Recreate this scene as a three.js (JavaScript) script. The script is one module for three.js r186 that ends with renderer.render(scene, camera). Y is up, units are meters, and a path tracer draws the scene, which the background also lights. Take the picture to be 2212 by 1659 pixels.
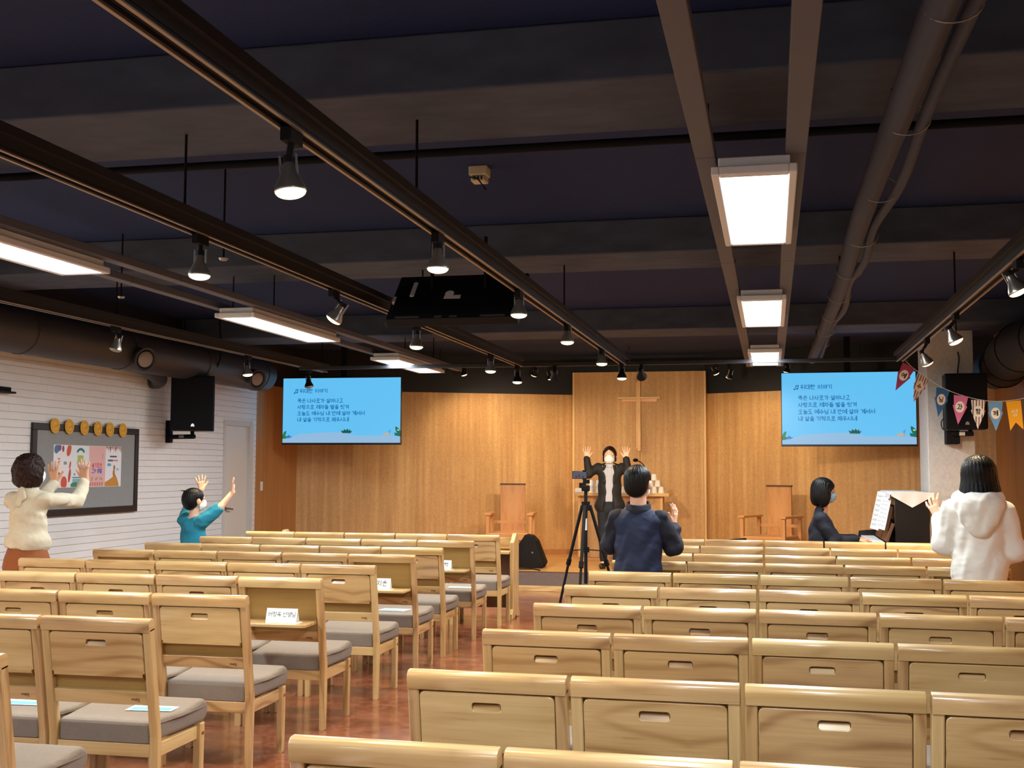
import * as THREE from 'three';
import { RoundedBoxGeometry } from 'three/addons/geometries/RoundedBoxGeometry.js';
import { mergeGeometries, toCreasedNormals, mergeVertices } from 'three/addons/utils/BufferGeometryUtils.js';
import { RectAreaLightUniformsLib } from 'three/addons/lights/RectAreaLightUniformsLib.js';
RectAreaLightUniformsLib.init();

// ------------------------------------------------------------------ camera, renderer, exposure
const scene = new THREE.Scene();
scene.background = new THREE.Color(0x000000);
const camera = new THREE.PerspectiveCamera(2 * Math.atan(829.5 / 2522.86) * 180 / Math.PI, 2212 / 1659, 0.05, 100);
{
  const D = Math.PI / 180, yaw = 12.5245 * D, pitch = 4.1562 * D, roll = 0.2321 * D;
  const f = new THREE.Vector3(-Math.sin(yaw) * Math.cos(pitch), Math.sin(pitch), -Math.cos(yaw) * Math.cos(pitch));
  const r = new THREE.Vector3(Math.cos(yaw), 0, -Math.sin(yaw)), u = new THREE.Vector3().crossVectors(r, f);
  camera.position.set(0, 1.5003, 0);
  camera.up.copy(u).multiplyScalar(Math.cos(roll)).addScaledVector(r, -Math.sin(roll));
  camera.lookAt(camera.position.clone().add(f));
}
const renderer = new THREE.WebGLRenderer({ antialias: true });
renderer.toneMapping = THREE.LinearToneMapping;
renderer.toneMappingExposure = 1.0;
renderer.shadowMap.enabled = true;
// light levels (the lights themselves stand in the builders of the lamps that give them)
const PANEL_NITS = 66, SPOT_CD = 10, STAGE_CD = 3.6, WASH_CD = 21, SCREEN_NITS = 0.3;
const COOL = new THREE.Color().setRGB(0.93, 1.0, 1.06), WARM = new THREE.Color().setRGB(1.0, 0.78, 0.5);

// ------------------------------------------------------------------ helpers
let seed = 12345;
const rnd = () => { seed = (seed * 1664525 + 1013904223) >>> 0; return seed / 4294967296; };
const V = (x, y, z) => new THREE.Vector3(x, y, z);
const taken = new Map();
function numbered(name) { const n = taken.get(name) ?? 0; taken.set(name, n + 1); return n ? name + '_' + String(n).padStart(3, '0') : name; }
function mesh(name, geo, mat, parent) {
  const m = new THREE.Mesh(geo, mat); m.name = name; m.castShadow = m.receiveShadow = true;
  parent.add(m); return m;
}
function tag(o, label, category, group, kind) {
  o.userData = { label, category }; if (group) o.userData.group = group; if (kind) o.userData.kind = kind; return o;
}
function thing(name, label, category, pos = [0, 0, 0], turn = 0, group) {
  const o = new THREE.Group(); o.name = numbered(name); o.position.set(...pos); o.rotation.y = turn; scene.add(o);
  return tag(o, label, category, group);
}
function solo(name, geo, mat, label, category, group, pos, turn) {
  const m = mesh(numbered(name), geo, mat, scene); tag(m, label, category, group);
  if (pos) m.position.set(...pos); if (turn) m.rotation.y = turn; return m;
}
function struct(name, geo, mat, label, category) { const m = mesh(name, geo, mat, scene); tag(m, label, category, null, 'structure'); return m; }
// box from min to max corner
function box(x0, y0, z0, x1, y1, z1, r = 0) {
  const w = Math.abs(x1 - x0), h = Math.abs(y1 - y0), d = Math.abs(z1 - z0);
  let g = r ? new RoundedBoxGeometry(w, h, d, 2, Math.min(r, w / 2.01, h / 2.01, d / 2.01)) : new THREE.BoxGeometry(w, h, d);
  if (g.index) g = g.toNonIndexed();
  g.translate((x0 + x1) / 2, (y0 + y1) / 2, (z0 + z1) / 2); return g;
}
// uv in metres from the dominant direction of each face, u along the grain axis
function muv(g, grain = 'x', ou = 0, ov = 0) {
  if (g.index) g = g.toNonIndexed();
  const p = g.attributes.position, n = g.attributes.normal, uv = new Float32Array(p.count * 2);
  for (let i = 0; i < p.count; i += 3) {
    let nx = 0, ny = 0, nz = 0;
    for (let k = 0; k < 3; k++) { nx += Math.abs(n.getX(i + k)); ny += Math.abs(n.getY(i + k)); nz += Math.abs(n.getZ(i + k)); }
    for (let k = i; k < i + 3; k++) {
      const x = p.getX(k), y = p.getY(k), z = p.getZ(k); let a, b;
      if (nx >= ny && nx >= nz) { a = z; b = y; if (grain === 'y') [a, b] = [y, z]; }
      else if (ny >= nz) { a = x; b = z; if (grain === 'z') [a, b] = [z, x]; if (grain === 'y') [a, b] = [z, x]; }
      else { a = x; b = y; if (grain === 'y') [a, b] = [y, x]; }
      uv[2 * k] = a + ou; uv[2 * k + 1] = b + ov;
    }
  }
  g.setAttribute('uv', new THREE.BufferAttribute(uv, 2)); return g;
}
const plain = (gs) => mergeGeometries(gs.map((g) => { g = g.index ? g.toNonIndexed() : g; for (const k of Object.keys(g.attributes)) if (!['position', 'normal', 'uv'].includes(k)) g.deleteAttribute(k); g.morphAttributes = {}; return g; }));
function tube(pts, r, seg = 12, closed = false, rad = 8) { return new THREE.TubeGeometry(new THREE.CatmullRomCurve3(pts.map((p) => V(...p)), closed), seg, r, rad, closed); }
function rod(a, b, r0, r1 = r0, seg = 10) {
  const A = V(...a), B = V(...b), d = B.clone().sub(A), g = new THREE.CylinderGeometry(r1, r0, d.length(), seg);
  g.applyQuaternion(new THREE.Quaternion().setFromUnitVectors(V(0, 1, 0), d.clone().normalize()));
  g.translate((A.x + B.x) / 2, (A.y + B.y) / 2, (A.z + B.z) / 2); return g;
}
function rrect(w, h, r, x = 0, y = 0, corners = [1, 1, 1, 1]) { // corners: bl br tr tl
  const s = new THREE.Shape(), a = -w / 2 + x, b = w / 2 + x, c = -h / 2 + y, d = h / 2 + y, [bl, br, tr, tl] = corners.map((q) => q * r);
  s.moveTo(a + bl, c); s.lineTo(b - br, c); if (br) s.quadraticCurveTo(b, c, b, c + br); s.lineTo(b, d - tr); if (tr) s.quadraticCurveTo(b, d, b - tr, d);
  s.lineTo(a + tl, d); if (tl) s.quadraticCurveTo(a, d, a, d - tl); s.lineTo(a, c + bl); if (bl) s.quadraticCurveTo(a, c, a + bl, c); return s;
}
function extr(shape, depth, bevel = 0, seg = 2, curve = 8) {
  const g = new THREE.ExtrudeGeometry(shape, { depth: depth - 2 * bevel, bevelEnabled: bevel > 0, bevelThickness: bevel, bevelSize: bevel, bevelOffset: -bevel, bevelSegments: seg, curveSegments: curve });
  g.translate(0, 0, bevel); return g;
}
function poly(pts) { const s = new THREE.Shape(); pts.forEach(([x, y], i) => (i ? s.lineTo(x, y) : s.moveTo(x, y))); s.closePath(); return s; }
const crease = (g, a = 0.6) => toCreasedNormals(g, a);

// ------------------------------------------------------------------ procedural textures
const hash = (x, y, s) => { let h = (x * 374761393 + y * 668265263 + s * 2147483647) | 0; h = Math.imul(h ^ (h >>> 13), 1274126177); return ((h ^ (h >>> 16)) >>> 0) / 4294967296; };
function vnoise(x, y, s) {
  const xi = Math.floor(x), yi = Math.floor(y); let fx = x - xi, fy = y - yi; fx = fx * fx * (3 - 2 * fx); fy = fy * fy * (3 - 2 * fy);
  const a = hash(xi, yi, s), b = hash(xi + 1, yi, s), c = hash(xi, yi + 1, s), d = hash(xi + 1, yi + 1, s);
  return a + (b - a) * fx + (c - a) * fy + (a - b - c + d) * fx * fy;
}
function fbm(x, y, s, o = 4) { let v = 0, a = 0.5; for (let i = 0; i < o; i++) { v += a * vnoise(x, y, s + i); x *= 2.03; y *= 2.03; a *= 0.5; } return v; }
function tex(w, h, size, fn, srgb = true) { // size: [metres u, metres v]
  const d = new Uint8Array(w * h * 4);
  for (let j = 0; j < h; j++) for (let i = 0; i < w; i++) {
    const c = fn(i / w * size[0], j / h * size[1]), o = (j * w + i) * 4;
    d[o] = Math.max(0, Math.min(255, c[0])); d[o + 1] = Math.max(0, Math.min(255, c[1])); d[o + 2] = Math.max(0, Math.min(255, c[2])); d[o + 3] = 255;
  }
  const t = new THREE.DataTexture(d, w, h); t.wrapS = t.wrapT = THREE.MirroredRepeatWrapping; t.magFilter = THREE.LinearFilter; t.minFilter = THREE.LinearMipmapLinearFilter; t.generateMipmaps = true;
  if (srgb) t.colorSpace = THREE.SRGBColorSpace; t.repeat.set(1 / size[0], 1 / size[1]); t.needsUpdate = true; return t;
}
const mix3 = (a, b, t) => [a[0] + (b[0] - a[0]) * t, a[1] + (b[1] - a[1]) * t, a[2] + (b[2] - a[2]) * t];
function woodTex(s, lo, hi, w = 1024, h = 512, size = [1.0, 0.5], rings = 26, figure = 0.36) {
  return tex(w, h, size, (u, v) => {
    const warp = fbm(u * 1.7, v * 4, s, 3) * 0.2 + fbm(u * 0.7, v * 1.6, s + 7, 2) * 0.22;
    const ring = 0.5 + 0.5 * Math.sin((v * 0.8 + warp) * rings * 6.283);
    const fine = fbm(u * 6, v * 190, s + 3, 2), mid = fbm(u * 2.5, v * 40, s + 5, 3), blotch = fbm(u * 3, v * 4, s + 9, 2);
    let t = 0.2 + figure * Math.pow(ring, 4) * blotch * 1.6 + 0.4 * (mid - 0.3) + 0.26 * (fine - 0.4) + 0.45 * (blotch - 0.4);
    const c = mix3(hi, lo, Math.max(0, Math.min(1, t)));
    const pore = fine > 0.62 ? 0.93 : 1; return [c[0] * pore, c[1] * pore, c[2] * pore];
  });
}
function std(color, rough = 0.7, o = {}) { return new THREE.MeshPhysicalMaterial({ color, roughness: rough, ...o }); }
function canvasTex(w, h, draw) {
  const c = document.createElement('canvas'); c.width = w; c.height = h; draw(c.getContext('2d'), w, h);
  const t = new THREE.CanvasTexture(c); t.colorSpace = THREE.SRGBColorSpace; return t;
}

// ---- Korean letters drawn stroke by stroke
const CHO = 'ㄱㄲㄴㄷㄸㄹㅁㅂㅃㅅㅆㅇㅈㅉㅊㅋㅌㅍㅎ', JUNG = 'ㅏㅐㅑㅒㅓㅔㅕㅖㅗㅘㅙㅚㅛㅜㅝㅞㅟㅠㅡㅢㅣ', JONG = ' ㄱㄲㄳㄴㄵㄶㄷㄹㄺㄻㄼㄽㄾㄿㅀㅁㅂㅄㅅㅆㅇㅈㅊㅋㅌㅍㅎ';
const STROKE = {
  'ㄱ': [[[0, 0.05], [0.95, 0.05], [0.75, 1]]], 'ㄴ': [[[0.05, 0], [0.05, 0.95], [1, 0.95]]], 'ㄷ': [[[0.95, 0.05], [0.05, 0.05], [0.05, 0.95], [1, 0.95]]],
  'ㄹ': [[[0, 0.02], [0.95, 0.02], [0.95, 0.48], [0.05, 0.5], [0.05, 0.98], [1, 0.98]]], 'ㅁ': [[[0.05, 0.05], [0.95, 0.05], [0.95, 0.95], [0.05, 0.95], [0.05, 0.05]]],
  'ㅂ': [[[0.05, 0], [0.05, 0.95], [0.95, 0.95], [0.95, 0]], [[0.05, 0.5], [0.95, 0.5]]], 'ㅅ': [[[0.5, 0], [0.42, 0.45], [0, 1]], [[0.46, 0.4], [1, 1]]],
  'ㅇ': 'o', 'ㅈ': [[[0, 0.05], [0.95, 0.05], [0.5, 0.5], [0, 1]], [[0.5, 0.5], [1, 1]]], 'ㅊ': [[[0.4, -0.12], [0.6, -0.02]], [[0, 0.2], [0.95, 0.2], [0.5, 0.6], [0, 1]], [[0.5, 0.58], [1, 1]]],
  'ㅋ': [[[0, 0.05], [0.95, 0.05], [0.75, 1]], [[0, 0.5], [0.85, 0.5]]], 'ㅌ': [[[0.95, 0.05], [0.05, 0.05], [0.05, 0.95], [1, 0.95]], [[0.05, 0.5], [0.9, 0.5]]],
  'ㅍ': [[[0, 0.05], [1, 0.05]], [[0, 0.95], [1, 0.95]], [[0.3, 0.05], [0.3, 0.95]], [[0.7, 0.05], [0.7, 0.95]]], 'ㅎ': [[[0.4, -0.1], [0.6, -0.02]], [[0, 0.22], [1, 0.22]]],
};
const PAIR = { 'ㄲ': 'ㄱㄱ', 'ㄸ': 'ㄷㄷ', 'ㅃ': 'ㅂㅂ', 'ㅆ': 'ㅅㅅ', 'ㅉ': 'ㅈㅈ', 'ㄻ': 'ㄹㅁ', 'ㄺ': 'ㄹㄱ', 'ㄼ': 'ㄹㅂ', 'ㅄ': 'ㅂㅅ' };
function jamo(c, ch, x, y, w, h) {
  if (PAIR[ch]) { jamo(c, PAIR[ch][0], x, y, w * 0.44, h); jamo(c, PAIR[ch][1], x + w * 0.54, y, w * 0.44, h); return; }
  const s = STROKE[ch]; if (!s) return;
  if (s === 'o') { c.beginPath(); c.ellipse(x + w / 2, y + h / 2, w * 0.42, h * 0.46, 0, 0, 7); c.stroke(); return; }
  for (const l of s) { c.beginPath(); l.forEach(([a, b], i) => (i ? c.lineTo(x + a * w, y + b * h) : c.moveTo(x + a * w, y + b * h))); c.stroke(); }
  if (ch === 'ㅎ') { c.beginPath(); c.ellipse(x + w / 2, y + h * 0.68, w * 0.36, h * 0.3, 0, 0, 7); c.stroke(); }
}
function vline(c, x, y0, y1) { c.beginPath(); c.moveTo(x, y0); c.lineTo(x, y1); c.stroke(); }
function hline(c, x0, x1, y) { c.beginPath(); c.moveTo(x0, y); c.lineTo(x1, y); c.stroke(); }
function vvowel(c, v, x, y, w, h) { // vertical vowels inside the box
  const tick = (a, b, yy) => hline(c, x + a * w, x + b * w, y + yy * h), bar = (a) => vline(c, x + a * w, y, y + h);
  if (v === 'ㅏ') { bar(0.35); tick(0.35, 1, 0.45); } if (v === 'ㅑ') { bar(0.35); tick(0.35, 1, 0.33); tick(0.35, 1, 0.6); }
  if (v === 'ㅓ') { bar(0.75); tick(0, 0.75, 0.45); } if (v === 'ㅕ') { bar(0.75); tick(0, 0.75, 0.33); tick(0, 0.75, 0.6); } if (v === 'ㅣ') bar(0.6);
  if (v === 'ㅐ') { bar(0.15); bar(0.85); tick(0.15, 0.85, 0.45); } if (v === 'ㅔ') { bar(0.5); bar(0.95); tick(0, 0.5, 0.45); } if (v === 'ㅖ') { bar(0.5); bar(0.95); tick(0, 0.5, 0.33); tick(0, 0.5, 0.6); }
}
function hvowel(c, v, x, y, w, h) {
  const b = (v === 'ㅗ' || v === 'ㅛ') ? 0.9 : (v === 'ㅡ' ? 0.5 : 0.15); hline(c, x, x + w, y + b * h);
  if (v === 'ㅗ') vline(c, x + w / 2, y, y + b * h); if (v === 'ㅜ') vline(c, x + w / 2, y + b * h, y + h);
}
function syllable(c, ch, x, y, s) {
  const k = ch.charCodeAt(0) - 0xac00; if (k < 0 || k > 11171) { return; }
  const a = CHO[Math.floor(k / 588)], v = JUNG[Math.floor((k % 588) / 28)], j = JONG[k % 28], has = j !== ' ', H = has ? 0.56 : 0.92;
  if ('ㅗㅛㅜㅠㅡ'.includes(v)) { jamo(c, a, x + s * 0.24, y + s * 0.04, s * 0.5, s * H * 0.52); hvowel(c, v, x + s * 0.06, y + s * (0.04 + H * 0.6), s * 0.86, s * H * 0.38); }
  else if (v === 'ㅘ' || v === 'ㅟ' || v === 'ㅝ') { jamo(c, a, x + s * 0.08, y + s * 0.05, s * 0.42, s * H * 0.46); hvowel(c, v === 'ㅘ' ? 'ㅗ' : 'ㅜ', x + s * 0.02, y + s * (0.05 + H * 0.55), s * 0.58, s * H * 0.4); vvowel(c, v === 'ㅘ' ? 'ㅏ' : v === 'ㅝ' ? 'ㅓ' : 'ㅣ', x + s * 0.64, y, s * 0.32, s * H); }
  else { jamo(c, a, x + s * 0.06, y + s * H * 0.14, s * 0.44, s * H * 0.72); vvowel(c, v, x + s * 0.58, y, s * 0.36, s * H); }
  if (has) jamo(c, j, x + s * 0.24, y + s * 0.64, s * 0.56, s * 0.32);
}
function hangul(c, text, x, y, s, adv = 0.98, gap = 0.5) { for (const ch of text) { if (ch === ' ') { x += s * gap; continue; } syllable(c, ch, x, y, s); x += s * adv; } return x; }

// ------------------------------------------------------------------ materials
const chairTex = [woodTex(11, [150, 110, 62], [212, 180, 126], 1024, 512, [1, 0.5], 13, 0.5), woodTex(42, [158, 120, 68], [216, 188, 134], 1024, 512, [1, 0.5], 10), woodTex(77, [146, 108, 68], [208, 174, 122], 1024, 512, [1, 0.5], 17, 0.85)];
const M = {
  chair: chairTex.map((t, i) => std(0xffffff, 0.36, { map: t, clearcoat: 0.6, clearcoatRoughness: 0.16 })),
  backPanel: std(0xffffff, 0.6, { map: woodTex(5, [128, 98, 48], [160, 128, 68], 512, 256, [0.5, 0.25], 10) }),
  cushion: std(0x8f857b, 0.85, { map: tex(256, 256, [0.2, 0.2], (u, v) => { const n = 200 + 50 * fbm(u * 500, v * 500, 3, 2) + 12 * fbm(u * 30, v * 30, 4, 2); return [n, n * 0.985, n * 0.965]; }), sheen: 0.4, sheenColor: new THREE.Color(0x8a8076), sheenRoughness: 0.6 }),
  brass: std(0xb58a3e, 0.3, { metalness: 1 }), rubber: std(0x1a1a1a, 0.8), ink: std(0x241a12, 0.8),
  black: std(0x0b0c0f, 0.75, { specularIntensity: 0.4 }), blackGloss: std(0x0b0c10, 0.25), blackSatin: std(0x0e0f13, 0.6, { specularIntensity: 0.5 }), chrome: std(0xcfd0d0, 0.18, { metalness: 1 }), steel: std(0x9a9a98, 0.35, { metalness: 1 }),
  ceiling: std(new THREE.Color().setRGB(0.006, 0.028, 0.13), 0.9, { map: tex(256, 256, [1.5, 1.5], (u, v) => { const n = 190 + 60 * fbm(u * 60, v * 60, 21, 3); return [n, n, n]; }) }),  // navy albedo holds the blue lens haze; the slab itself is black
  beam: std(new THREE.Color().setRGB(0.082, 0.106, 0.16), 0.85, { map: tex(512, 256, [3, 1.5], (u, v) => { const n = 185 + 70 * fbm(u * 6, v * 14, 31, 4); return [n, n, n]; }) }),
  rail: std(0x5a5d68, 0.6), duct: std(0x3a393b, 0.5), ductDark: std(0x15171c, 0.7),
  white: std(0xe6e4de, 0.7), whitePaint: std(0xd9d4cc, 0.75, { map: tex(256, 256, [0.6, 0.6], (u, v) => { const n = 232 + 30 * fbm(u * 40, v * 40, 61, 3); return [n, n, n]; }) }),
  plaster: std(0xe4dfd8, 0.8), door: std(0xddd4c6, 0.5), lamp: std(0xe2e8ec, 0.45),
  paper: std(0xf4f3ef, 0.85), clothWhite: std(0xeceae6, 0.9, { sheen: 0.3, sheenColor: new THREE.Color(0xffffff) }),
  skin: std(0xd9a583, 0.55), skinChild: std(0xdcab8c, 0.55), skinLight: std(0xe4b695, 0.55),
};
M.wallWood = std(0xffffff, 0.55, { map: tex(1024, 1024, [2.4, 2.4], (u, v) => { // u runs up the wall
  const st = fbm(u * 0.7, v * 22, 3, 4), fine = fbm(u * 26, v * 260, 8, 2), weave = fbm(u * 200, v * 40, 15, 2), bl = fbm(u * 1.4, v * 4.5, 25, 3);
  const t = 0.5 + 0.75 * (st - 0.47) + 0.5 * (fine - 0.4) + 0.45 * (weave - 0.4) + 0.4 * (bl - 0.45); return mix3([172, 124, 70], [228, 184, 122], Math.max(0, Math.min(1, t))); }) });
M.sideWood = std(0xffffff, 0.5, { map: tex(512, 512, [2, 2], (u, v) => { const t = 0.5 + 0.7 * (fbm(u * 1.2, v * 30, 33, 4) - 0.47) + 0.4 * (fbm(u * 30, v * 200, 35, 2) - 0.4); return mix3([160, 108, 60], [198, 142, 88], Math.max(0, Math.min(1, t))); }) });
M.stageFloor = std(0xffffff, 0.32, { map: woodTex(91, [176, 120, 62], [222, 168, 100], 1024, 512, [1.6, 0.8], 9) });
M.throne = std(0xffffff, 0.35, { map: woodTex(61, [184, 120, 62], [220, 160, 98], 512, 256, [1, 0.5], 14) });
M.pale = std(0xffffff, 0.45, { map: woodTex(63, [200, 150, 84], [232, 190, 124], 512, 256, [1, 0.5], 14) });
M.brown = std(0xffffff, 0.45, { map: woodTex(64, [70, 42, 24], [104, 66, 38], 512, 256, [1, 0.5], 12) });
M.carpet = std(0x7c6a62, 0.95, { map: tex(256, 256, [0.4, 0.4], (u, v) => { const n = 185 + 100 * (fbm(u * 260, v * 260, 71, 3) - 0.2); return [n, n, n]; }) });
M.floor = std(0xffffff, 0.2, { clearcoat: 0.5, clearcoatRoughness: 0.12, map: tex(1024, 1024, [2.4, 2.4], (u, v) => {
  const a = fbm(u * 9, v * 9, 101, 4), b = fbm(u * 55, v * 55, 105, 3), c = hash(Math.floor(u * 430), Math.floor(v * 430), 9), d = fbm(u * 1.6, v * 1.6, 109, 3);
  const t = 0.5 + 0.9 * (a - 0.46) + 0.8 * (b - 0.44) + 0.5 * (d - 0.45) + (c > 0.93 ? 0.35 : c < 0.06 ? -0.3 : 0); return mix3([92, 50, 34], [168, 106, 78], Math.max(0, Math.min(1, t))); }) });
M.brick = [0xe8e4de, 0xe7e3dd, 0xe9e5df].map((c) => std(c, 0.7));
M.mortar = std(0xe4e0da, 0.85);
M.felt = std(0xb4b3af, 0.95, { map: tex(256, 256, [0.3, 0.3], (u, v) => { const n = 205 + 60 * (fbm(u * 300, v * 300, 81, 2) - 0.3); return [n, n, n]; }) });

// ------------------------------------------------------------------ the room
const XL = -6.6, XR = 2.75, ZB = 3.2, YC = 3.2, ZS = -14.27, YS = 0.238;
function seg(x0, z0, x1, z1, y0, y1, th, side = 1) { // upright slab from A to B, front face on the A-B line
  const dx = x1 - x0, dz = z1 - z0, L = Math.hypot(dx, dz); let g = muv(box(0, y0, 0, L, y1, -th * side), 'y');
  g.rotateY(Math.atan2(-dz, dx)); g.translate(x0, 0, z0); return g;
}
{ const g = muv(box(XL - 0.2, -0.2, ZB + 0.2, XR + 0.2, 0, -17.7), 'x'); struct('floor', g, M.floor, 'polished reddish brown speckled stone floor of the hall', 'floor'); }
{
  const w = struct('ceiling', muv(box(XL - 0.2, YC, ZB + 0.2, XR + 0.2, YC + 0.15, -17.9), 'x'), M.ceiling, 'black ceiling slab above the beams, blue haze cast put into its colour', 'ceiling');
}
const BEAMS = [[-0.3, -1.0], [-4.28, -4.97], [-7.82, -8.52], [-12.2, -12.9]], YB = 2.964;
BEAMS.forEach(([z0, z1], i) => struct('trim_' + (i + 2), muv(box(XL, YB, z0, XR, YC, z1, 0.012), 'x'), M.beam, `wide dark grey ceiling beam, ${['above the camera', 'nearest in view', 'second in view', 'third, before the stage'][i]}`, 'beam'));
const topAt = (z) => (BEAMS.some(([p, q]) => z < p + 0.02 && z > q - 0.02) ? YB : YC); // underside of ceiling or beam
struct('wall_back', muv(box(XL - 0.2, 0, ZB, XR + 0.2, YC, ZB + 0.2), 'x'), M.plaster, 'plain white wall behind the chairs', 'wall');
struct('wall_right', muv(plain([box(XR, 0, ZB, XR + 0.2, YC, -15.62)]), 'y'), M.sideWood, 'brown wood panelled side wall right of the white pillar', 'wall');
{
  const w = struct('wall_left', plain([muv(box(XL - 0.2, 0, ZB, XL - 0.012, YC, -13.3), 'x'), muv(box(XL - 0.2, 2.09, -13.3, XL - 0.012, YC, -14.12), 'x'), muv(box(XL - 0.2, 0, -14.12, XL - 0.012, YC, -14.24), 'x')]), M.mortar, 'white painted brick side wall left of the chairs', 'wall');
  // bricks: courses of 68.7 mm; the nearest 300 in view are parts of their own
  const CH = 0.0687, BL = 0.222, list = [];
  for (let c = 0; c < 37; c++) for (let i = 0; i < 30; i++) {
    let z1 = -14.24 + i * BL + (c % 2 ? BL / 2 : 0) - BL / 2, z0 = z1 + BL - 0.0004, y0 = c * CH, y1 = y0 + CH - 0.0042;
    z1 = Math.max(z1, -14.24); if (z0 - z1 < 0.03) continue;
    if (y0 < 2.09 && z0 < -13.29 - 0 && z1 > -14.13) continue;
    if (y0 < 2.09) { if (z1 < -13.3 && z0 > -13.3) z1 = -13.3; if (z0 > -14.12 && z1 < -14.12) z0 = -14.12; if (z1 >= -14.13 && z0 <= -13.29) continue; }
    list.push([y0, y1, z0, z1, c]);
  }
  const score = (b) => (b[0] > 0.7 ? 0 : 10) + (b[2] > -8.6 ? 6 : 0) - b[2] * 0.4 + Math.abs(b[0] - 1.5);
  list.sort((a, b) => score(a) - score(b));
  const geos = new Map(), rest = [];
  list.forEach(([y0, y1, z0, z1], i) => {
    const L = Math.round((z0 - z1) * 1000) / 1000, o = (i * 7 % 5) * 0.00025, key = L;
    if (i < 300) {
      if (!geos.has(key)) geos.set(key, muv(box(-0.013, -(CH - 0.0042) / 2, -L / 2, 0, (CH - 0.0042) / 2, L / 2), 'z'));
      const m = mesh('brick', geos.get(key), M.brick[i % 3], w); m.position.set(XL + o, (y0 + y1) / 2, (z0 + z1) / 2);
    } else { const g = box(XL - 0.013, y0, z1, XL + o, y1, z0, 0); rest.push(g); }
  });
  const r = mesh('brickwork', plain(rest), M.brick[0], w); r.userData = { kind: 'stuff' };
  mesh('upper_wall', box(XL - 0.014, 2.545, ZB, XL + 0.002, YC, -14.24), M.ductDark, w);
}
// door in the left wall
{
  const d = struct('door_1', muv(box(XL - 0.06, 0.008, -13.36, XL - 0.022, 2.03, -14.03), 'y'), M.door, 'plain cream door in the white brick wall beside the stage', 'door');
  mesh('door_frame', plain([box(XL - 0.1, 0, -13.30, XL + 0.012, 2.09, -13.36), box(XL - 0.1, 0, -14.03, XL + 0.018, 2.09, -14.12), box(XL - 0.1, 2.03, -13.36, XL + 0.012, 2.09, -14.03)]), M.whitePaint, d);
  mesh('door_handle', plain([rod([XL - 0.03, 0.995, -13.43], [XL + 0.04, 0.995, -13.43], 0.012), rod([XL + 0.035, 0.995, -13.42], [XL + 0.035, 0.985, -13.53], 0.01), new THREE.CylinderGeometry(0.028, 0.028, 0.01, 16).rotateZ(Math.PI / 2).translate(XL - 0.018, 0.995, -13.43)]), M.steel, d);
}
// the stage end: side panel, slanted panels, centre panel
struct('wall_stage_side_left', seg(XL, -14.24, XL, -15.6, 0, 2.612, 0.2, 1), M.sideWood, 'narrow orange brown panel between brick wall and stage wall', 'wall');
struct('wall_stage_left', seg(XL, -15.6, -2.86, -17.32, 0, 2.612, 0.2, 1), M.wallWood, 'slanted tan wood stage wall left of the cross panel', 'wall');
struct('wall_stage_right', seg(-0.95, -17.32, XR, -15.6, 0, 2.612, 0.2, 1), M.wallWood, 'slanted tan wood stage wall right of the cross panel', 'wall');
struct('wall_stage_side_right', seg(XR, -15.6, XR, -13.6, 0, 2.7, 0.02, 1).translate(-0.004, 0, 0), M.sideWood, 'dark brown panel at right end of the stage', 'wall');
struct('trim_1', plain([seg(XL, -15.6, -2.86, -17.32, 2.612, YC, 0.2, 1), seg(-0.95, -17.32, XR, -15.6, 2.612, YC, 0.2, 1), seg(XL, -14.24, XL, -15.6, 2.612, YC, 0.2, 1), box(-2.95, 2.9, -17.5, -0.85, YC, -17.34)]), M.ductDark, 'black strip of wall above the wooden stage panels', 'trim');
{
  const w = struct('wall_stage_centre', muv(box(-2.9, 0, -17.6, -0.92, 2.94, -17.25), 'y'), M.wallWood, 'tall proud wood panel in the middle carrying the cross', 'wall');
  mesh('panel', muv(box(-2.85, YS + 0.07, -17.25, -1.883, 2.935, -17.15), 'y', 0.3, 0.2), M.wallWood, w);
  mesh('panel', muv(box(-1.878, YS + 0.07, -17.25, -0.96, 2.935, -17.15), 'y', 0.9, 0.7), M.wallWood, w);
  mesh('edge_strip', muv(box(-2.885, YS + 0.07, -17.26, -2.853, 2.935, -17.148), 'y'), M.pale, w); mesh('edge_strip', muv(box(-0.957, YS + 0.07, -17.26, -0.925, 2.935, -17.148), 'y'), M.pale, w);
}
{ // stage platform
  const s = struct('floor_stage', muv(box(XL, 0.02, -17.6, XR, YS, ZS), 'x'), M.stageFloor, 'raised honey coloured wooden stage floor', 'stage');
  mesh('riser', muv(box(XL, 0.066, ZS, XR, YS - 0.006, ZS + 0.012), 'x'), M.carpet, s); mesh('kick_board', muv(box(XL, 0, ZS, XR, 0.066, ZS + 0.03, 0.004), 'x'), M.chair[0], s);
  mesh('nosing', muv(box(XL, YS - 0.006, ZS, XR, YS + 0.002, ZS + 0.016), 'x'), M.brown, s);
  for (const [a, b, c, d] of [[XL, -15.6, -2.86, -17.32], [-0.95, -17.32, XR, -15.6]]) { const n = Math.hypot(c - a, d - b), ox = -(d - b) / n, oz = (c - a) / n; mesh('stage_baseboard', seg(a + ox * 0.012, b + oz * 0.012, c + ox * 0.012, d + oz * 0.012, YS, YS + 0.075, 0.012), M.sideWood, s); }
  mesh('stage_baseboard', muv(box(-2.9, YS, -17.25, -0.92, YS + 0.07, -17.17), 'x'), M.sideWood, s);
}
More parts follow.
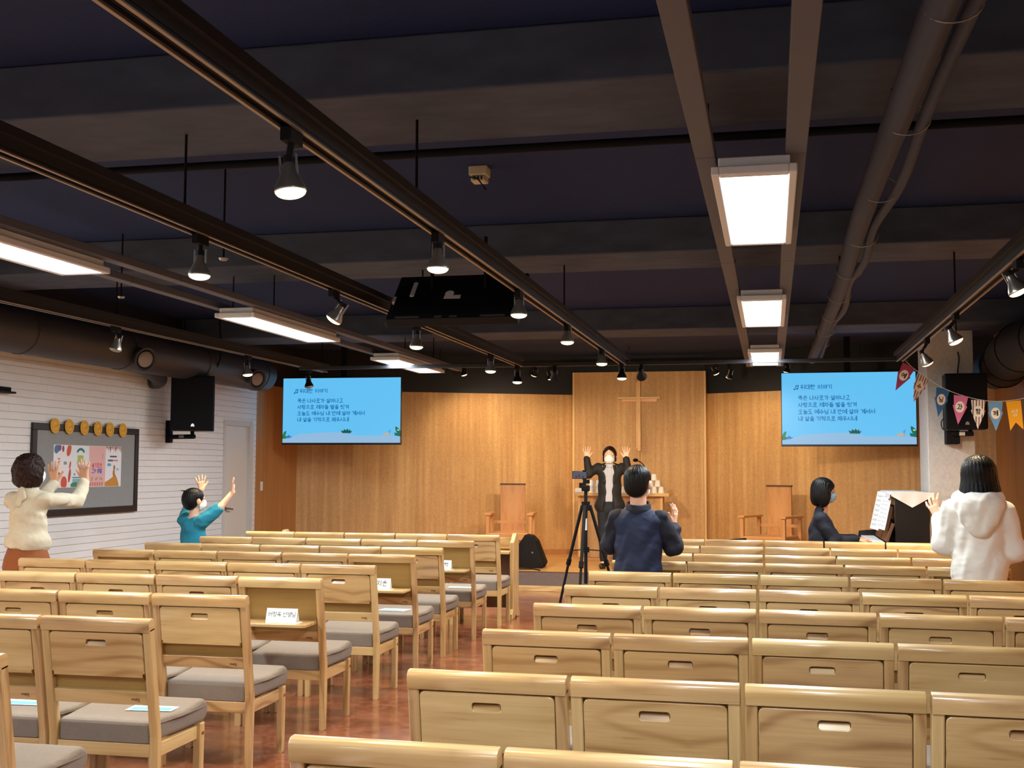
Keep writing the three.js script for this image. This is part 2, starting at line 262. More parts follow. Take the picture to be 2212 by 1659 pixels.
{ // white pillar at the right
  const p = struct('wall_pillar', muv(box(1.612, 0, -13.7, 2.085, YC, -13.0, 0.012), 'x'), M.whitePaint, 'white square pillar behind the right loudspeaker', 'pillar');
  mesh('cable', tube([[1.93, 2.75, -12.99], [1.94, 2.68, -12.985], [1.925, 2.56, -12.985], [1.92, 2.5, -12.985]], 0.006, 14), M.black, p);
}

// ------------------------------------------------------------------ chairs
const PITCH = 0.52, CW = 0.507;
const ORD = ['first', 'second', 'third', 'fourth', 'fifth', 'sixth', 'seventh', 'eighth', 'ninth', 'tenth'];
const markTex = canvasTex(128, 48, (c, w, h) => { c.fillStyle = '#000'; c.fillRect(0, 0, w, h); c.fillStyle = '#fff'; c.font = 'bold 40px sans-serif'; c.fillText('eupis', 6, 32); c.fillRect(78, 39, 34, 6); }); markTex.colorSpace = THREE.NoColorSpace;
const markMat = std(0x2a1c10, 0.6, { alphaMap: markTex, transparent: true });
const backM = new THREE.Matrix4().makeBasis(V(1, 0, 0), V(0, 0.46, 0.085).normalize(), V(0, -0.085, 0.46).normalize()).setPosition(0, 0.36, -0.085);
const B = (g) => g.applyMatrix4(backM);
function makeChair(variant, open) {
  const ou = variant * 0.37, ov = variant * 0.21, wd = M.chair[variant % 3], wd2 = M.chair[(variant + 1) % 3], g = new THREE.Group();
  // rear posts: straight leg below, leaning back above
  const post = extr(poly([[-0.068, 0], [-0.098, 0], [-0.108, 0.34], [-0.104, 0.37], [-0.0195, 0.833], [0.0215, 0.826], [-0.062, 0.37], [-0.064, 0.33]]), 0.036, 0.004, 1);
  for (const s of [-1, 1]) {
    const p = post.clone(); p.rotateY(-Math.PI / 2); p.translate(s * (CW / 2 - 0.018) + 0.018, 0, 0); // shape x becomes z
    mesh('post', muv(p, 'y', ou, ov + s), wd, g);
    const leg = extr(poly([[-0.018, 0], [0.016, 0], [0.02, 0.345], [-0.022, 0.345]]), 0.036, 0.004, 1); leg.rotateY(-Math.PI / 2); leg.translate(s * (CW / 2 - 0.018) + 0.018, 0, -0.478);
    mesh('leg', muv(leg, 'y', ou + 0.3, ov), wd, g);
    mesh('side_rail', muv(box(s * (CW / 2 - 0.03) - 0.012, 0.275, -0.46, s * (CW / 2 - 0.03) + 0.012, 0.333, -0.09, 0.003), 'z', ou, ov), wd, g);
    mesh('foot_pad', new THREE.CylinderGeometry(0.014, 0.014, 0.006, 8).translate(s * (CW / 2 - 0.018), 0.003, -0.083), M.rubber, g);
    mesh('connector_bolt', new THREE.CylinderGeometry(0.008, 0.008, 0.008, 8).rotateZ(Math.PI / 2).translate(s * (CW / 2), 0.3, -0.478), M.brass, g);
  }
  // top rail with rounded back edge, extruded along x
  const prof = new THREE.Shape(); prof.moveTo(-0.024, 0.464); prof.lineTo(0.024, 0.464); prof.lineTo(0.025, 0.492); prof.quadraticCurveTo(0.024, 0.519, 0.002, 0.519); prof.lineTo(-0.01, 0.518); prof.quadraticCurveTo(-0.026, 0.514, -0.026, 0.49); prof.closePath();
  const rail = extr(prof, CW, 0.004, 2, 6); rail.rotateY(-Math.PI / 2); rail.translate(CW / 2, 0, 0);
  mesh('top_rail', muv(crease(B(rail), 0.7), 'x', ou + 0.11, ov + 0.05), wd2, g);
  mesh('lower_rail', muv(B(box(-CW / 2 + 0.034, 0.146, -0.017, CW / 2 - 0.034, 0.204, 0.012, 0.003)), 'x', ou + 0.2, ov), wd, g);
  const mark = new THREE.PlaneGeometry(0.048, 0.018).translate(0.165, 0.17, 0.0125); mesh('maker_mark', B(mark), markMat, g);
  mesh('back_panel', muv(B(box(-CW / 2 + 0.034, 0.19, -0.016, CW / 2 - 0.034, 0.468, -0.006)), 'x', ou, ov), M.backPanel, g);
  mesh('rear_rail', muv(box(-CW / 2 + 0.034, 0.28, -0.1, CW / 2 - 0.034, 0.335, -0.074, 0.003), 'x', ou, ov), wd, g);
  mesh('front_rail', muv(box(-CW / 2 + 0.034, 0.28, -0.49, CW / 2 - 0.034, 0.335, -0.468, 0.003), 'x', ou, ov), wd, g);
  // tray with its grip slot, folded up against the back or let down as a shelf
  const tw = 0.43, th = 0.19, sh = rrect(tw, th, 0.022, 0, 0, [0, 0, 1, 1]), slot = rrect(0.093, 0.027, 0.012, 0, th / 2 - 0.044); sh.holes.push(new THREE.Path(slot.getPoints(6)));
  const tray = extr(sh, 0.018, 0.0025, 1, 6), tg = new THREE.Group(); tg.name = 'tray';
  const tm = muv(tray, 'x', ou + 0.4 + variant * 0.13, ov + 0.25);
  if (open) { tm.rotateX(Math.PI / 2); tm.translate(0, 0.626, 0.075); } else { tm.translate(0, 0.362, 0.002); B(tm); }
  const t = mesh('tray', tm, M.chair[(variant + 2) % 3], g);
  { // sloping lower lip of the grip slot
    const lip = extr(poly([[0.0165, 0.0], [0.0, 0.0], [0.0, 0.017], [0.003, 0.017]]), 0.088); lip.rotateY(-Math.PI / 2); lip.translate(0.044, th / 2 - 0.0575, 0);
    if (open) { lip.rotateX(Math.PI / 2); lip.translate(0, 0.626, 0.075); } else { lip.translate(0, 0.362, 0.002); B(lip); }
    mesh('grip_lip', muv(lip, 'x', ou, ov), wd2, t);
  }
  for (const s of [-1, 1]) {
    const hg = box(s * (tw / 2 - 0.004) - 0.004, 0.258, 0.004, s * (tw / 2 - 0.004) + 0.004, 0.285, 0.02); B(hg);
    mesh('hinge', hg, M.brass, t);
  }
  // seat cushion with a raised front roll
  const cs = new THREE.Shape(); cs.moveTo(-0.076, 0.338); cs.lineTo(-0.50, 0.345); cs.quadraticCurveTo(-0.548, 0.37, -0.54, 0.412); cs.quadraticCurveTo(-0.525, 0.452, -0.475, 0.45); cs.quadraticCurveTo(-0.40, 0.436, -0.30, 0.431); cs.quadraticCurveTo(-0.2, 0.432, -0.10, 0.43); cs.quadraticCurveTo(-0.076, 0.428, -0.074, 0.41); cs.closePath();
  const cu = extr(cs, 0.452, 0.02, 4, 10); cu.rotateY(-Math.PI / 2); cu.translate(0.226, 0, 0);
  { // the front of the cushion spreads a little over the legs
    const p = cu.attributes.position; for (let i = 0; i < p.count; i++) { const z = p.getZ(i), k = Math.min(1, Math.max(0, (-z - 0.12) / 0.2)); p.setX(i, p.getX(i) * (0.955 + 0.155 * k)); }
    cu.computeVertexNormals();
  }
  mesh('seat_cushion', muv(crease(cu, 0.9), 'x'), M.cushion, g);
  return g;
}
const protos = {};
const OPEN = new Set(['L4_0', 'L6_0', 'L8_0', 'L8_4', 'L6_4', 'R9_4', 'R7_4', 'R9_0', 'R7_0']);
const rowsR = [[1, -1.079, 2.536], [2, -1.088, 3.444], [3, -1.083, 4.362], [4, -1.067, 5.257], [5, -1.076, 6.114], [6, -1.078, 6.969], [7, -1.055, 7.834], [8, -1.063, 8.596], [9, -1.065, 9.469], [10, -1.074, 10.364]];
const rowsL = [[1, -2.437, 3.404], [2, -2.429, 4.319], [3, -2.431, 5.202], [4, -2.415, 6.107], [5, -2.413, 6.994], [6, -2.439, 7.911], [7, -2.458, 8.682], [8, -2.444, 9.583], [9, -2.437, 10.499]];
const chairAt = {};
function placeChair(key, x, z, rot, label, group) {
  const v = Math.floor(hash(key.length * 31 + key.charCodeAt(1) * 7 + key.charCodeAt(key.length - 1), key.charCodeAt(0), 5) * 6), open = OPEN.has(key), pk = v + (open ? 'o' : 'c');
  let o; if (!protos[pk]) o = protos[pk] = makeChair(v, open); else o = protos[pk].clone();
  o.name = numbered('wooden_chair'); o.position.set(x, 0, z); o.rotation.y = rot; scene.add(o);
  tag(o, label, 'chair', group); chairAt[key] = o;
}
for (const [r, x0, zr] of rowsR) for (let c = 0; c < 5; c++) {
  if (r === 1 && c > 3) continue;
  const t = -0.6177 * Math.PI / 180, k = (c + 0.5) * PITCH, key = `R${r}_${c}`;
  placeChair(key, x0 * 1.04 + k * Math.cos(t), -zr * 1.04 - k * Math.sin(t) - 0.004, t, `wooden chair${OPEN.has(key) ? ' with lowered tray' : ''}, right block, ${ORD[10 - r]} row from stage, ${ORD[c]} from aisle`, 'wooden chairs right of the aisle');
}
for (const [r, x0, zr] of rowsL) for (let c = 0; c < 5; c++) {
  if ((r === 1 && c > 0) || (r === 2 && c > 1) || (r === 3 && c > 2) || (r === 4 && c > 3)) continue;
  const t = 0.6568 * Math.PI / 180, k = (c + 0.5) * PITCH, key = `L${r}_${c}`;
  placeChair(key, x0 * 1.04 - k * Math.cos(t), -zr * 1.04 + k * Math.sin(t) - 0.004, t, `wooden chair${OPEN.has(key) ? ' with lowered tray' : ''}, left block, ${ORD[9 - r]} row from stage, ${ORD[c]} from aisle`, 'wooden chairs left of the aisle');
}

// name cards on the lowered trays
function nameCard(key, text, dx, w, label, draw) {
  const c = chairAt[key], hgt = 0.078, th = 0.0012, d = 0.05;
  const t = canvasTex(512, Math.round(512 * hgt / w), (g, W, H) => { g.fillStyle = '#f6f7f5'; g.fillRect(0, 0, W, H); g.strokeStyle = '#3b4a52'; g.lineCap = g.lineJoin = 'round'; draw(g, W, H); });
  const grp = thing('name_card', label, 'name card', [c.position.x + dx, 0.6265, c.position.z + 0.085], c.rotation.y, 'folded paper name cards');
  const L = Math.hypot(hgt, d / 2), a = Math.atan2(d / 2, hgt);
  const front = new THREE.BoxGeometry(w, L, th); front.rotateX(-a); front.translate(0, hgt / 2, d / 4);
  const back = new THREE.BoxGeometry(w, L, th); back.rotateX(a); back.translate(0, hgt / 2, -d / 4);
  const base = new THREE.BoxGeometry(w + 0.0, th, d + 0.02); base.translate(0.014, th / 2, -0.008);
  mesh('front_face', front, std(0xffffff, 0.85, { map: t }), grp); mesh('rear_face', back, M.paper, grp); mesh('base_flap', base, M.paper, grp);
}
nameCard('L4_0', '', 0.05, 0.185, 'nearest white name card with six handwritten letters on lowered tray', (g, W, H) => { g.lineWidth = 9; hangul(g, '어정옥', 26, H * 0.24, 76, 0.98); hangul(g, '선생님', 272, H * 0.24, 76, 0.98); });
nameCard('L6_0', '', 0.01, 0.17, 'white name card with three large handwritten letters on lowered tray', (g, W, H) => { g.lineWidth = 13; hangul(g, '이지윤', 84, H * 0.2, 118, 1.02); });
nameCard('L8_0', '', -0.01, 0.17, 'farthest white name card, half hidden behind a chair post', (g, W, H) => { g.lineWidth = 12; hangul(g, '민혁', 190, H * 0.22, 120, 1.05); });
// papers left on seats
const sheetTex = canvasTex(256, 180, (g, w, h) => { g.fillStyle = '#f3f5f5'; g.fillRect(0, 0, w, h); g.fillStyle = '#6bb6e0'; g.fillRect(14, h * 0.5, w - 28, h * 0.44); g.fillStyle = '#c4ccd0'; for (let i = 0; i < 5; i++) g.fillRect(24, 16 + i * 14, w - 60 - i * 11, 4); });
const sheetMat = std(0xffffff, 0.8, { map: sheetTex });
for (const [k, dx, dz, rot, lab] of [['L2_0', 0.09, -0.33, 0.12, 'printed sheet with blue band on nearest aisle seat'], ['L2_1', -0.02, -0.32, 0.05, 'printed sheet on nearest left seat, second from aisle'], ['L6_0', 0.0, -0.30, -0.1, 'printed white sheet on third aisle seat before the far name card'], ['L8_0', 0.05, -0.31, 0.1, 'printed white sheet on the aisle seat two rows before stage']]) {
  const c = chairAt[k], g = new THREE.BoxGeometry(0.21, 0.0016, 0.148); { const p = g.attributes.uv; }
  solo('paper_sheet', g, sheetMat, lab, 'paper', 'sheets of paper on the seats', [c.position.x + dx, 0.4345, c.position.z + dz], rot);
}
// low desk in front of the left block
{
  const t = thing('front_desk', 'wooden desk with brown front panel before the first left row', 'desk', [0, 0, -11.67]);
  for (const x of [-2.56, -5.06]) {
    const s = new THREE.Shape(); s.moveTo(-0.17, 0); s.lineTo(-0.06, 0); s.quadraticCurveTo(0, 0.05, 0.06, 0); s.lineTo(0.17, 0); s.lineTo(0.17, 0.05); s.lineTo(0.13, 0.1); s.lineTo(0.13, 0.76); s.quadraticCurveTo(0.05, 0.80, 0.02, 0.845); s.lineTo(-0.05, 0.85); s.quadraticCurveTo(-0.1, 0.84, -0.12, 0.76); s.lineTo(-0.13, 0.1); s.lineTo(-0.17, 0.05); s.closePath();
    const g = extr(s, 0.04, 0.005, 1, 8); g.rotateY(-Math.PI / 2); g.translate(x + 0.02, 0, 0); mesh('side_panel', muv(crease(g, 0.5), 'y'), M.chair[1], t);
  }
  mesh('upper_board', muv(box(-5.04, 0.69, -0.045, -2.58, 0.80, -0.015, 0.004), 'x'), M.chair[0], t); mesh('shelf', muv(box(-5.04, 0.645, -0.04, -2.58, 0.672, 0.16, 0.004), 'x'), M.chair[1], t);
  mesh('front_panel', muv(box(-5.04, 0.10, -0.04, -2.58, 0.645, -0.018), 'x'), M.brown, t); mesh('foot_rail', muv(box(-5.04, 0.1, -0.01, -2.58, 0.2, 0.02, 0.003), 'x'), M.brown, t);
}

// ------------------------------------------------------------------ ceiling lights
const diffuser = new THREE.MeshStandardMaterial({ color: 0xffffff, roughness: 0.6, emissive: new THREE.Color().setRGB(0.92, 1, 1.03), emissiveIntensity: 3.2 });
function panelLight(x, z0, z1, label) { // fixture from z0 (near) to z1 (far)
  const t = thing('panel_light', label, 'ceiling light', [x, 2.6, (z0 + z1) / 2], 0, 'rectangular ceiling light panels'), L = z0 - z1, w = 0.316, f = 0.03;
  mesh('frame', plain([box(-w / 2, 0, -L / 2, -w / 2 + f, 0.035, L / 2, 0.006), box(w / 2 - f, 0, -L / 2, w / 2, 0.035, L / 2, 0.006), box(-w / 2 + f, 0, L / 2 - f * 1.6, w / 2 - f, 0.035, L / 2, 0.006), box(-w / 2 + f, 0, -L / 2, w / 2 - f, 0.035, -L / 2 + f, 0.006)]), M.lamp, t);
  mesh('housing', box(-w / 2 + 0.025, 0.03, -L / 2 + 0.03, w / 2 - 0.025, 0.075, L / 2 - 0.03, 0.006), M.lamp, t);
  mesh('diffuser', box(-w / 2 + f, 0.006, -L / 2 + f, w / 2 - f, 0.02, L / 2 - f * 1.6), diffuser, t);
  const r = new THREE.RectAreaLight(COOL, PANEL_NITS, w - 2 * f, L - 2.6 * f); r.position.set(0, -0.002, 0); r.rotation.x = -Math.PI / 2; t.add(r); r.name = 'panel_glow';
}
const wordsN = ['behind the camera', 'above the camera', 'nearest in view', 'in the middle', 'farthest, over the stage edge'];
[[3.2, 1.75], [-0.95, -2.4], [-4.37, -5.8], [-7.7, -9.18], [-11.15, -12.63]].forEach(([a, b], i) => panelLight(-0.052, a, b, `bright ceiling light panel of right row, ${wordsN[i]}`));
[[3.0, 1.55], [-1.05, -2.5], [-4.4, -5.95], [-7.85, -9.6], [-11.27, -12.95]].forEach(([a, b], i) => panelLight(-3.83, a, b, `bright ceiling light panel of left row, ${wordsN[i]}`));
// flat channels that carry the panels
for (const [x, word] of [[-0.052, 'right'], [-3.83, 'left']]) {
  const t = thing('lighting_channel', `pair of grey flat channels carrying the ${word} row of light panels`, 'channel', [x, 2.6755, 0]);
  for (const s of [-1, 1]) { const xs = s < 0 ? -0.181 : 0.154; for (let k = 0; k < 7; k++) mesh('channel', box(xs - 0.038, 0, 2.5 - k * 2.3, xs + 0.038, 0.045, 2.5 - (k + 1) * 2.3 + 0.006, 0.004), M.rail, t); }
  for (const hz of [-0.65, -4.65, -8.2, -12.5]) for (const hx of [-0.181, 0.154]) mesh('hanger_rod', rod([hx, 0.045, hz], [hx, topAt(hz) - 2.6765, hz], 0.005), M.black, t);
}
// lighting tracks
const railMat = std(0x12151c, 0.6), conductor = std(0xa89884, 0.4, { metalness: 0.6 });
function track(x, zn, zf, y, label) {
  const t = thing('lighting_track', label, 'light track', [x, y, 0]);
  mesh('housing', plain([box(-0.03, 0.012, zf, 0.03, 0.05, zn), box(-0.03, 0, zf, -0.014, 0.014, zn), box(0.014, 0, zf, 0.03, 0.014, zn), box(-0.055, 0.05, zf, 0.055, 0.085, zn)]), railMat, t);
  for (const s of [-1, 1]) mesh('edge_lip', box(s * 0.026 - 0.006, -0.004, zf, s * 0.026 + 0.006, 0.001, zn), conductor, t);
  for (const z of [-0.7, -4.62, -8.2, -12.5]) if (z > zf) mesh('hanger_rod', rod([0, 0.085, z], [0, topAt(z) - y - 0.001, z], 0.006), M.black, t);
}
track(-1.44, 1.5, -11.6, 2.545, 'long black lighting track passing above the aisle to the cross');
track(-2.5, 1.0, -11.6, 2.545, 'black lighting track left of the long one, behind the monitor');
track(-5.0, 0.5, -12.6, 2.6, 'black lighting track nearest to the white brick wall');
track(1.21, 0.5, -11.7, 2.545, 'black lighting track at far right leading to the pillar');
{ const t = solo('cross_track', plain([box(-4.96, 2.555, -11.79, 1.3, 2.59, -11.74)]), railMat, 'black cross bar joining the far ends of the lighting tracks', 'light track'); }
{ const t = solo('stage_light_bar', plain([box(-5.2, 2.93, -16.03, 1.6, 2.97, -15.97), rod([-4.6, 2.97, -16], [-4.6, 3.199, -16], 0.01), rod([-1.9, 2.97, -16], [-1.9, 3.199, -16], 0.01), rod([1.0, 2.97, -16], [1.0, 3.199, -16], 0.01)]), railMat, 'black bar with small spotlights high above the stage', 'light track'); }
// track spotlights
const bulbLit = new THREE.MeshStandardMaterial({ color: 0xfff2dc, roughness: 0.4, emissive: new THREE.Color().setRGB(1, 0.82, 0.5), emissiveIntensity: 1.8 });
const bulbOff = std(0x8f8a82, 0.3), shadeMat = std(0x9d9890, 0.28, { metalness: 0.85 });
const bell = new THREE.LatheGeometry([[0.017, 0.092], [0.02, 0.084], [0.022, 0.07], [0.033, 0.046], [0.047, 0.018], [0.05, 0.004], [0.05, 0], [0.0475, 0], [0.045, 0.018], [0.03, 0.05]].map(([x, y]) => new THREE.Vector2(x, y)), 24);
const lens = new THREE.SphereGeometry(0.0475, 20, 6, 0, 6.2832, Math.PI * 0.5, Math.PI * 0.5); lens.scale(1, 0.42, 1);
function spot(x, yTrack, z, yDisc, tiltX, tiltZ, lit, label, cd = SPOT_CD, shade = shadeMat, size = 1, cone = 1.0) {
  const t = thing('track_spotlight', label, 'spotlight', [x, yTrack, z], 0, 'small round spotlights under the ceiling');
  mesh('adapter', box(-0.018, -0.045, -0.05, 0.018, 0.0, 0.05, 0.004), M.black, t);
  const h = new THREE.Group(); const head = mesh('shade', bell.clone().scale(size, size, size), shade, t);
  const drop = yDisc - yTrack; head.position.set(0, drop, 0); head.rotation.set(tiltX, 0, tiltZ);
  mesh('neck', rod([0, 0.085 * size, 0], [0, 0.115 * size, 0], 0.016), M.black, head);
  for (const s of [-1, 1]) mesh('yoke_arm', box(s * 0.027 - 0.002, 0.055 * size, -0.006, s * 0.027 + 0.002, 0.12 * size, 0.006), M.steel, head);
  mesh('bulb_face', lens.clone().scale(size, size, size), lit ? bulbLit : bulbOff, head);
  const tip = V(0, 0.1 * size, 0).applyEuler(head.rotation); mesh('stem', rod([0, -0.04, 0], [tip.x, drop + tip.y, tip.z], 0.011), M.black, t);
  if (lit) { const L = new THREE.SpotLight(WARM, cd, 0, cone, 0.85); L.position.set(0, -0.026, 0); L.target.position.set(0, -1, 0); L.castShadow = true; L.shadow.radius = 2.4; head.add(L); head.add(L.target); L.name = 'lamp_glow'; L.target.name = 'lamp_aim'; }
}
[[-3.32, 2.35, 'nearest, large in the upper left'], [-4.95, 2.386, 'second from the camera'], [-6.66, 2.402, 'beside the hanging monitor'], [-8.33, 2.42, 'fourth from the camera'], [-10.1, 2.42, 'fifth from the camera'], [-11.5, 2.40, 'last, in front of the cross panel']].forEach(([z, y, w], i) => spot(-1.44, 2.545, z, y, -0.04, i ? 0 : 0.12, true, `lit warm spotlight on the aisle track, ${w}`, SPOT_CD, i > 4 ? M.blackGloss : shadeMat));
[[-4.77, 2.36, 'nearest', 0], [-6.42, 2.37, 'tilted aside', 0.6], [-8.06, 2.377, 'below the hanging monitor', 0], [-10.35, 2.39, 'fourth', 0], [-11.5, 2.375, 'last before the stage', 0]].forEach(([z, y, w, ti], i) => spot(-2.5, 2.545, z, y, -0.04, -ti, true, `lit warm spotlight on track behind monitor, ${w}`, SPOT_CD, i > 3 ? M.blackGloss : shadeMat));
// two floods on the cross bar, seen from behind, that light the stage
spot(-1.27, 2.555, -11.765, 2.43, 0.98, 0.06, true, 'black flood seen from behind, hanging before the cross panel', WASH_CD, M.blackSatin, 1.05, 0.98); spot(-2.16, 2.555, -11.765, 2.43, 0.98, -0.1, true, 'black flood seen from behind, left of the cross panel', WASH_CD, M.blackSatin, 1.05, 0.98);
[[-3.6, 'beyond the left picture edge, nearest'], [-6.0, 'beyond the left picture edge, second']].forEach(([z, w]) => spot(-5.0, 2.6, z, 2.43, 0, -0.75, true, `lit spotlight aimed at the brick wall, ${w}`, 36));
spot(-5.0, 2.6, -8.2, 2.42, 0, -0.3, false, 'unlit spotlight in front of the round duct', 0); spot(-5.0, 2.6, -10.57, 2.41, 0, 0.1, true, 'lit spotlight beside the far duct nozzle', 20); spot(-5.0, 2.6, -12.13, 2.40, 0, 0.12, false, 'unlit black spotlight in front of the left screen', 0, M.blackGloss);
[[-6.17, 2.39, 'at the right picture edge'], [-8.2, 2.36, 'in front of pillar, middle'], [-9.68, 2.345, 'nearest to the white pillar']].forEach(([z, y, w]) => spot(1.21, 2.545, z, y, z < -9 ? 0.28 : -0.05, 0.45, true, `lit warm spotlight on right track, ${w}`, z < -9 ? 36 : SPOT_CD, shadeMat, 1, z < -9 ? 1.3 : 1.0));
[[-4.25, 2.86, -0.2, 0.25, 'far left on stage bar'], [-3.24, 2.84, -0.3, -0.4, 'aimed at the cross, left of centre'], [-3.0, 2.79, -0.2, 0.25, 'left of the cross panel'], [-0.72, 2.83, -0.3, 0.4, 'right of the cross panel, upper'], [-0.55, 2.77, -0.2, -0.3, 'right of the cross panel, lower'], [0.21, 2.84, -0.2, -0.2, 'above the right screen']].forEach(([x, y, tx, tz, w]) => spot(x, 2.93, -16, y - 0.03, -tx, tz, x !== -0.55, `small stage spotlight, ${w}`, x > -1 ? STAGE_CD * 0.8 : STAGE_CD, M.blackSatin, 0.9, 1.35));

// ------------------------------------------------------------------ pipes, ducts and ceiling boxes
{ // round duct above the brick wall with two nozzles
  const t = thing('round_air_duct', 'dark round air duct running above the white brick wall', 'duct', [-6.24, 2.66, 0]);
  mesh('duct', rod([0, 0, 2.5], [0, 0, -13.6], 0.2, 0.2, 28), M.duct, t); for (let z = -1; z > -13.5; z -= 1.55) mesh('collar', new THREE.CylinderGeometry(0.206, 0.206, 0.03, 28).rotateX(Math.PI / 2).translate(0, 0, z), M.duct, t);
  mesh('end_cap', new THREE.SphereGeometry(0.2, 24, 12, 0, 6.3, 0, Math.PI / 2).rotateX(-Math.PI / 2).scale(1, 1, 0.5).translate(0, 0, -13.6), M.duct, t);
  for (const z of [-10.41, -12.96]) {
    const n = new THREE.LatheGeometry([[0.085, 0.0], [0.1, 0.14], [0.118, 0.2], [0.122, 0.21], [0.118, 0.216], [0.1, 0.212], [0.088, 0.19]].map(([a, b]) => new THREE.Vector2(a, b)), 28), q = new THREE.Quaternion().setFromUnitVectors(V(0, 1, 0), V(0.86, -0.28, 0.42).normalize());
    n.applyQuaternion(q); n.translate(0.1, -0.05, z); const nz = mesh('nozzle', n, M.duct, t);
    mesh('nozzle_disc', new THREE.SphereGeometry(0.082, 20, 10).scale(1, 0.3, 1).applyQuaternion(q).translate(0.1 + 0.86 * 0.2, -0.05 - 0.28 * 0.2, z + 0.42 * 0.2), std(0x9a9088, 0.6), nz);
  }
  mesh('elbow', tube([[-0.1, -0.1, -10.9], [-0.12, -0.16, -11.15], [-0.18, -0.2, -11.4], [-0.26, -0.22, -11.52], [-0.345, -0.22, -11.56]], 0.085, 24, false, 16), M.duct, t);
  for (const z of [-4, -8, -12]) mesh('strap', tube([[-0.21, 0.54, z], [-0.21, 0, z], [0, -0.21, z], [0.21, 0, z], [0.21, 0.54, z]], 0.008, 24), M.black, t);
}
{ // pipe with bundled hoses at the right
  const t = thing('ceiling_pipe', 'grey insulated pipe with strapped hose left of the right track', 'pipe', [0.47, 2.78, 0]);
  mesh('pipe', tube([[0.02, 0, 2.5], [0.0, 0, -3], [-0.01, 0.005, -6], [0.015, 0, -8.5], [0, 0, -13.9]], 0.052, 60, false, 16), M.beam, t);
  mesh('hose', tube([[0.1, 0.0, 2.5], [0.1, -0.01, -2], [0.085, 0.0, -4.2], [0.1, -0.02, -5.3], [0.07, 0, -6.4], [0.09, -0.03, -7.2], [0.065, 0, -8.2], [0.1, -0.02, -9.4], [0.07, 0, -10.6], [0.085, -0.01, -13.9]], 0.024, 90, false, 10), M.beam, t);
  for (let z = -2.2; z > -13; z -= 1.1) mesh('strap', new THREE.TorusGeometry(0.075, 0.003, 6, 24).scale(1.08, 0.78, 1).translate(0.03, 0, z), M.steel, t);
  for (const z of [-0.7, -4.6, -8.2, -12.5]) mesh('hanger_rod', rod([0, 0.04, z], [0, topAt(z) - 2.781, z], 0.006), M.black, t);
}
{ const z = -5.03; solo('conduit', rod([XL + 0.05, 2.934, z], [XR - 0.02, 2.934, z], 0.02, 0.02, 12), M.black, 'thin black conduit crossing under the nearest ceiling beam', 'pipe'); }
{ // big dark flexible duct at far right
  const t = thing('flexible_duct', 'large black flexible duct hanging at right behind the pillar top', 'duct');
  mesh('hose', tube([[2.5, 2.72, -10.55], [2.42, 2.7, -11.2], [2.34, 2.68, -11.9], [2.34, 2.64, -12.5], [2.42, 2.62, -13.2], [2.49, 2.66, -14.1]], 0.235, 60, false, 20), M.ductDark, t);
  for (const [x, y, z] of [[2.42, 2.7, -11.2], [2.34, 2.68, -11.9], [2.34, 2.64, -12.5], [2.42, 2.62, -13.2]]) mesh('rib', new THREE.TorusGeometry(0.237, 0.008, 6, 24).translate(x, y, z), M.black, t);
}
{ // cream box with slots on the beam
  const t = thing('ceiling_box', 'cream slotted junction box with loose wires on the ceiling beam', 'junction box', [-1.59, 3.195, -6.3]);
  mesh('box_body', box(-0.055, -0.05, -0.05, 0.05, 0.005, 0.05, 0.008), std(0xcfc8a8, 0.6), t); mesh('box_cap', box(-0.045, -0.085, -0.042, 0.042, -0.05, 0.042, 0.01), std(0xcfc8a8, 0.6), t);
  for (const x of [-0.02, 0.0, 0.02]) mesh('slot', box(x - 0.004, -0.075, 0.0415, x + 0.004, -0.055, 0.0435), M.black, t);
  mesh('wire', tube([[-0.045, -0.06, 0.044], [0, -0.075, 0.055], [0.02, -0.1, 0.05], [0.04, -0.13, 0.02]], 0.004, 14), M.black, t);
}
for (const [x, y, z, w] of [[-2.64, 2.68, -9.2, 'between monitor and left panel row'], [-4.6, 2.72, -7.6, 'left of the left panel row'], [-3.0, 2.66, -6.0, 'near the tilted spotlight'], [1.55, 2.62, -10.5, 'right of the right track']]) {
  const t = thing('sprinkler', `small pale sprinkler head, ${w}`, 'sprinkler', [x, y, z], 0, 'sprinkler heads');
  mesh('drop_pipe', rod([0, 0.02, 0], [0, topAt(z) - y - 0.001, 0], 0.006), M.black, t); mesh('deflector', new THREE.CylinderGeometry(0.028, 0.02, 0.012, 14).translate(0, 0.01, 0), M.steel, t);
}

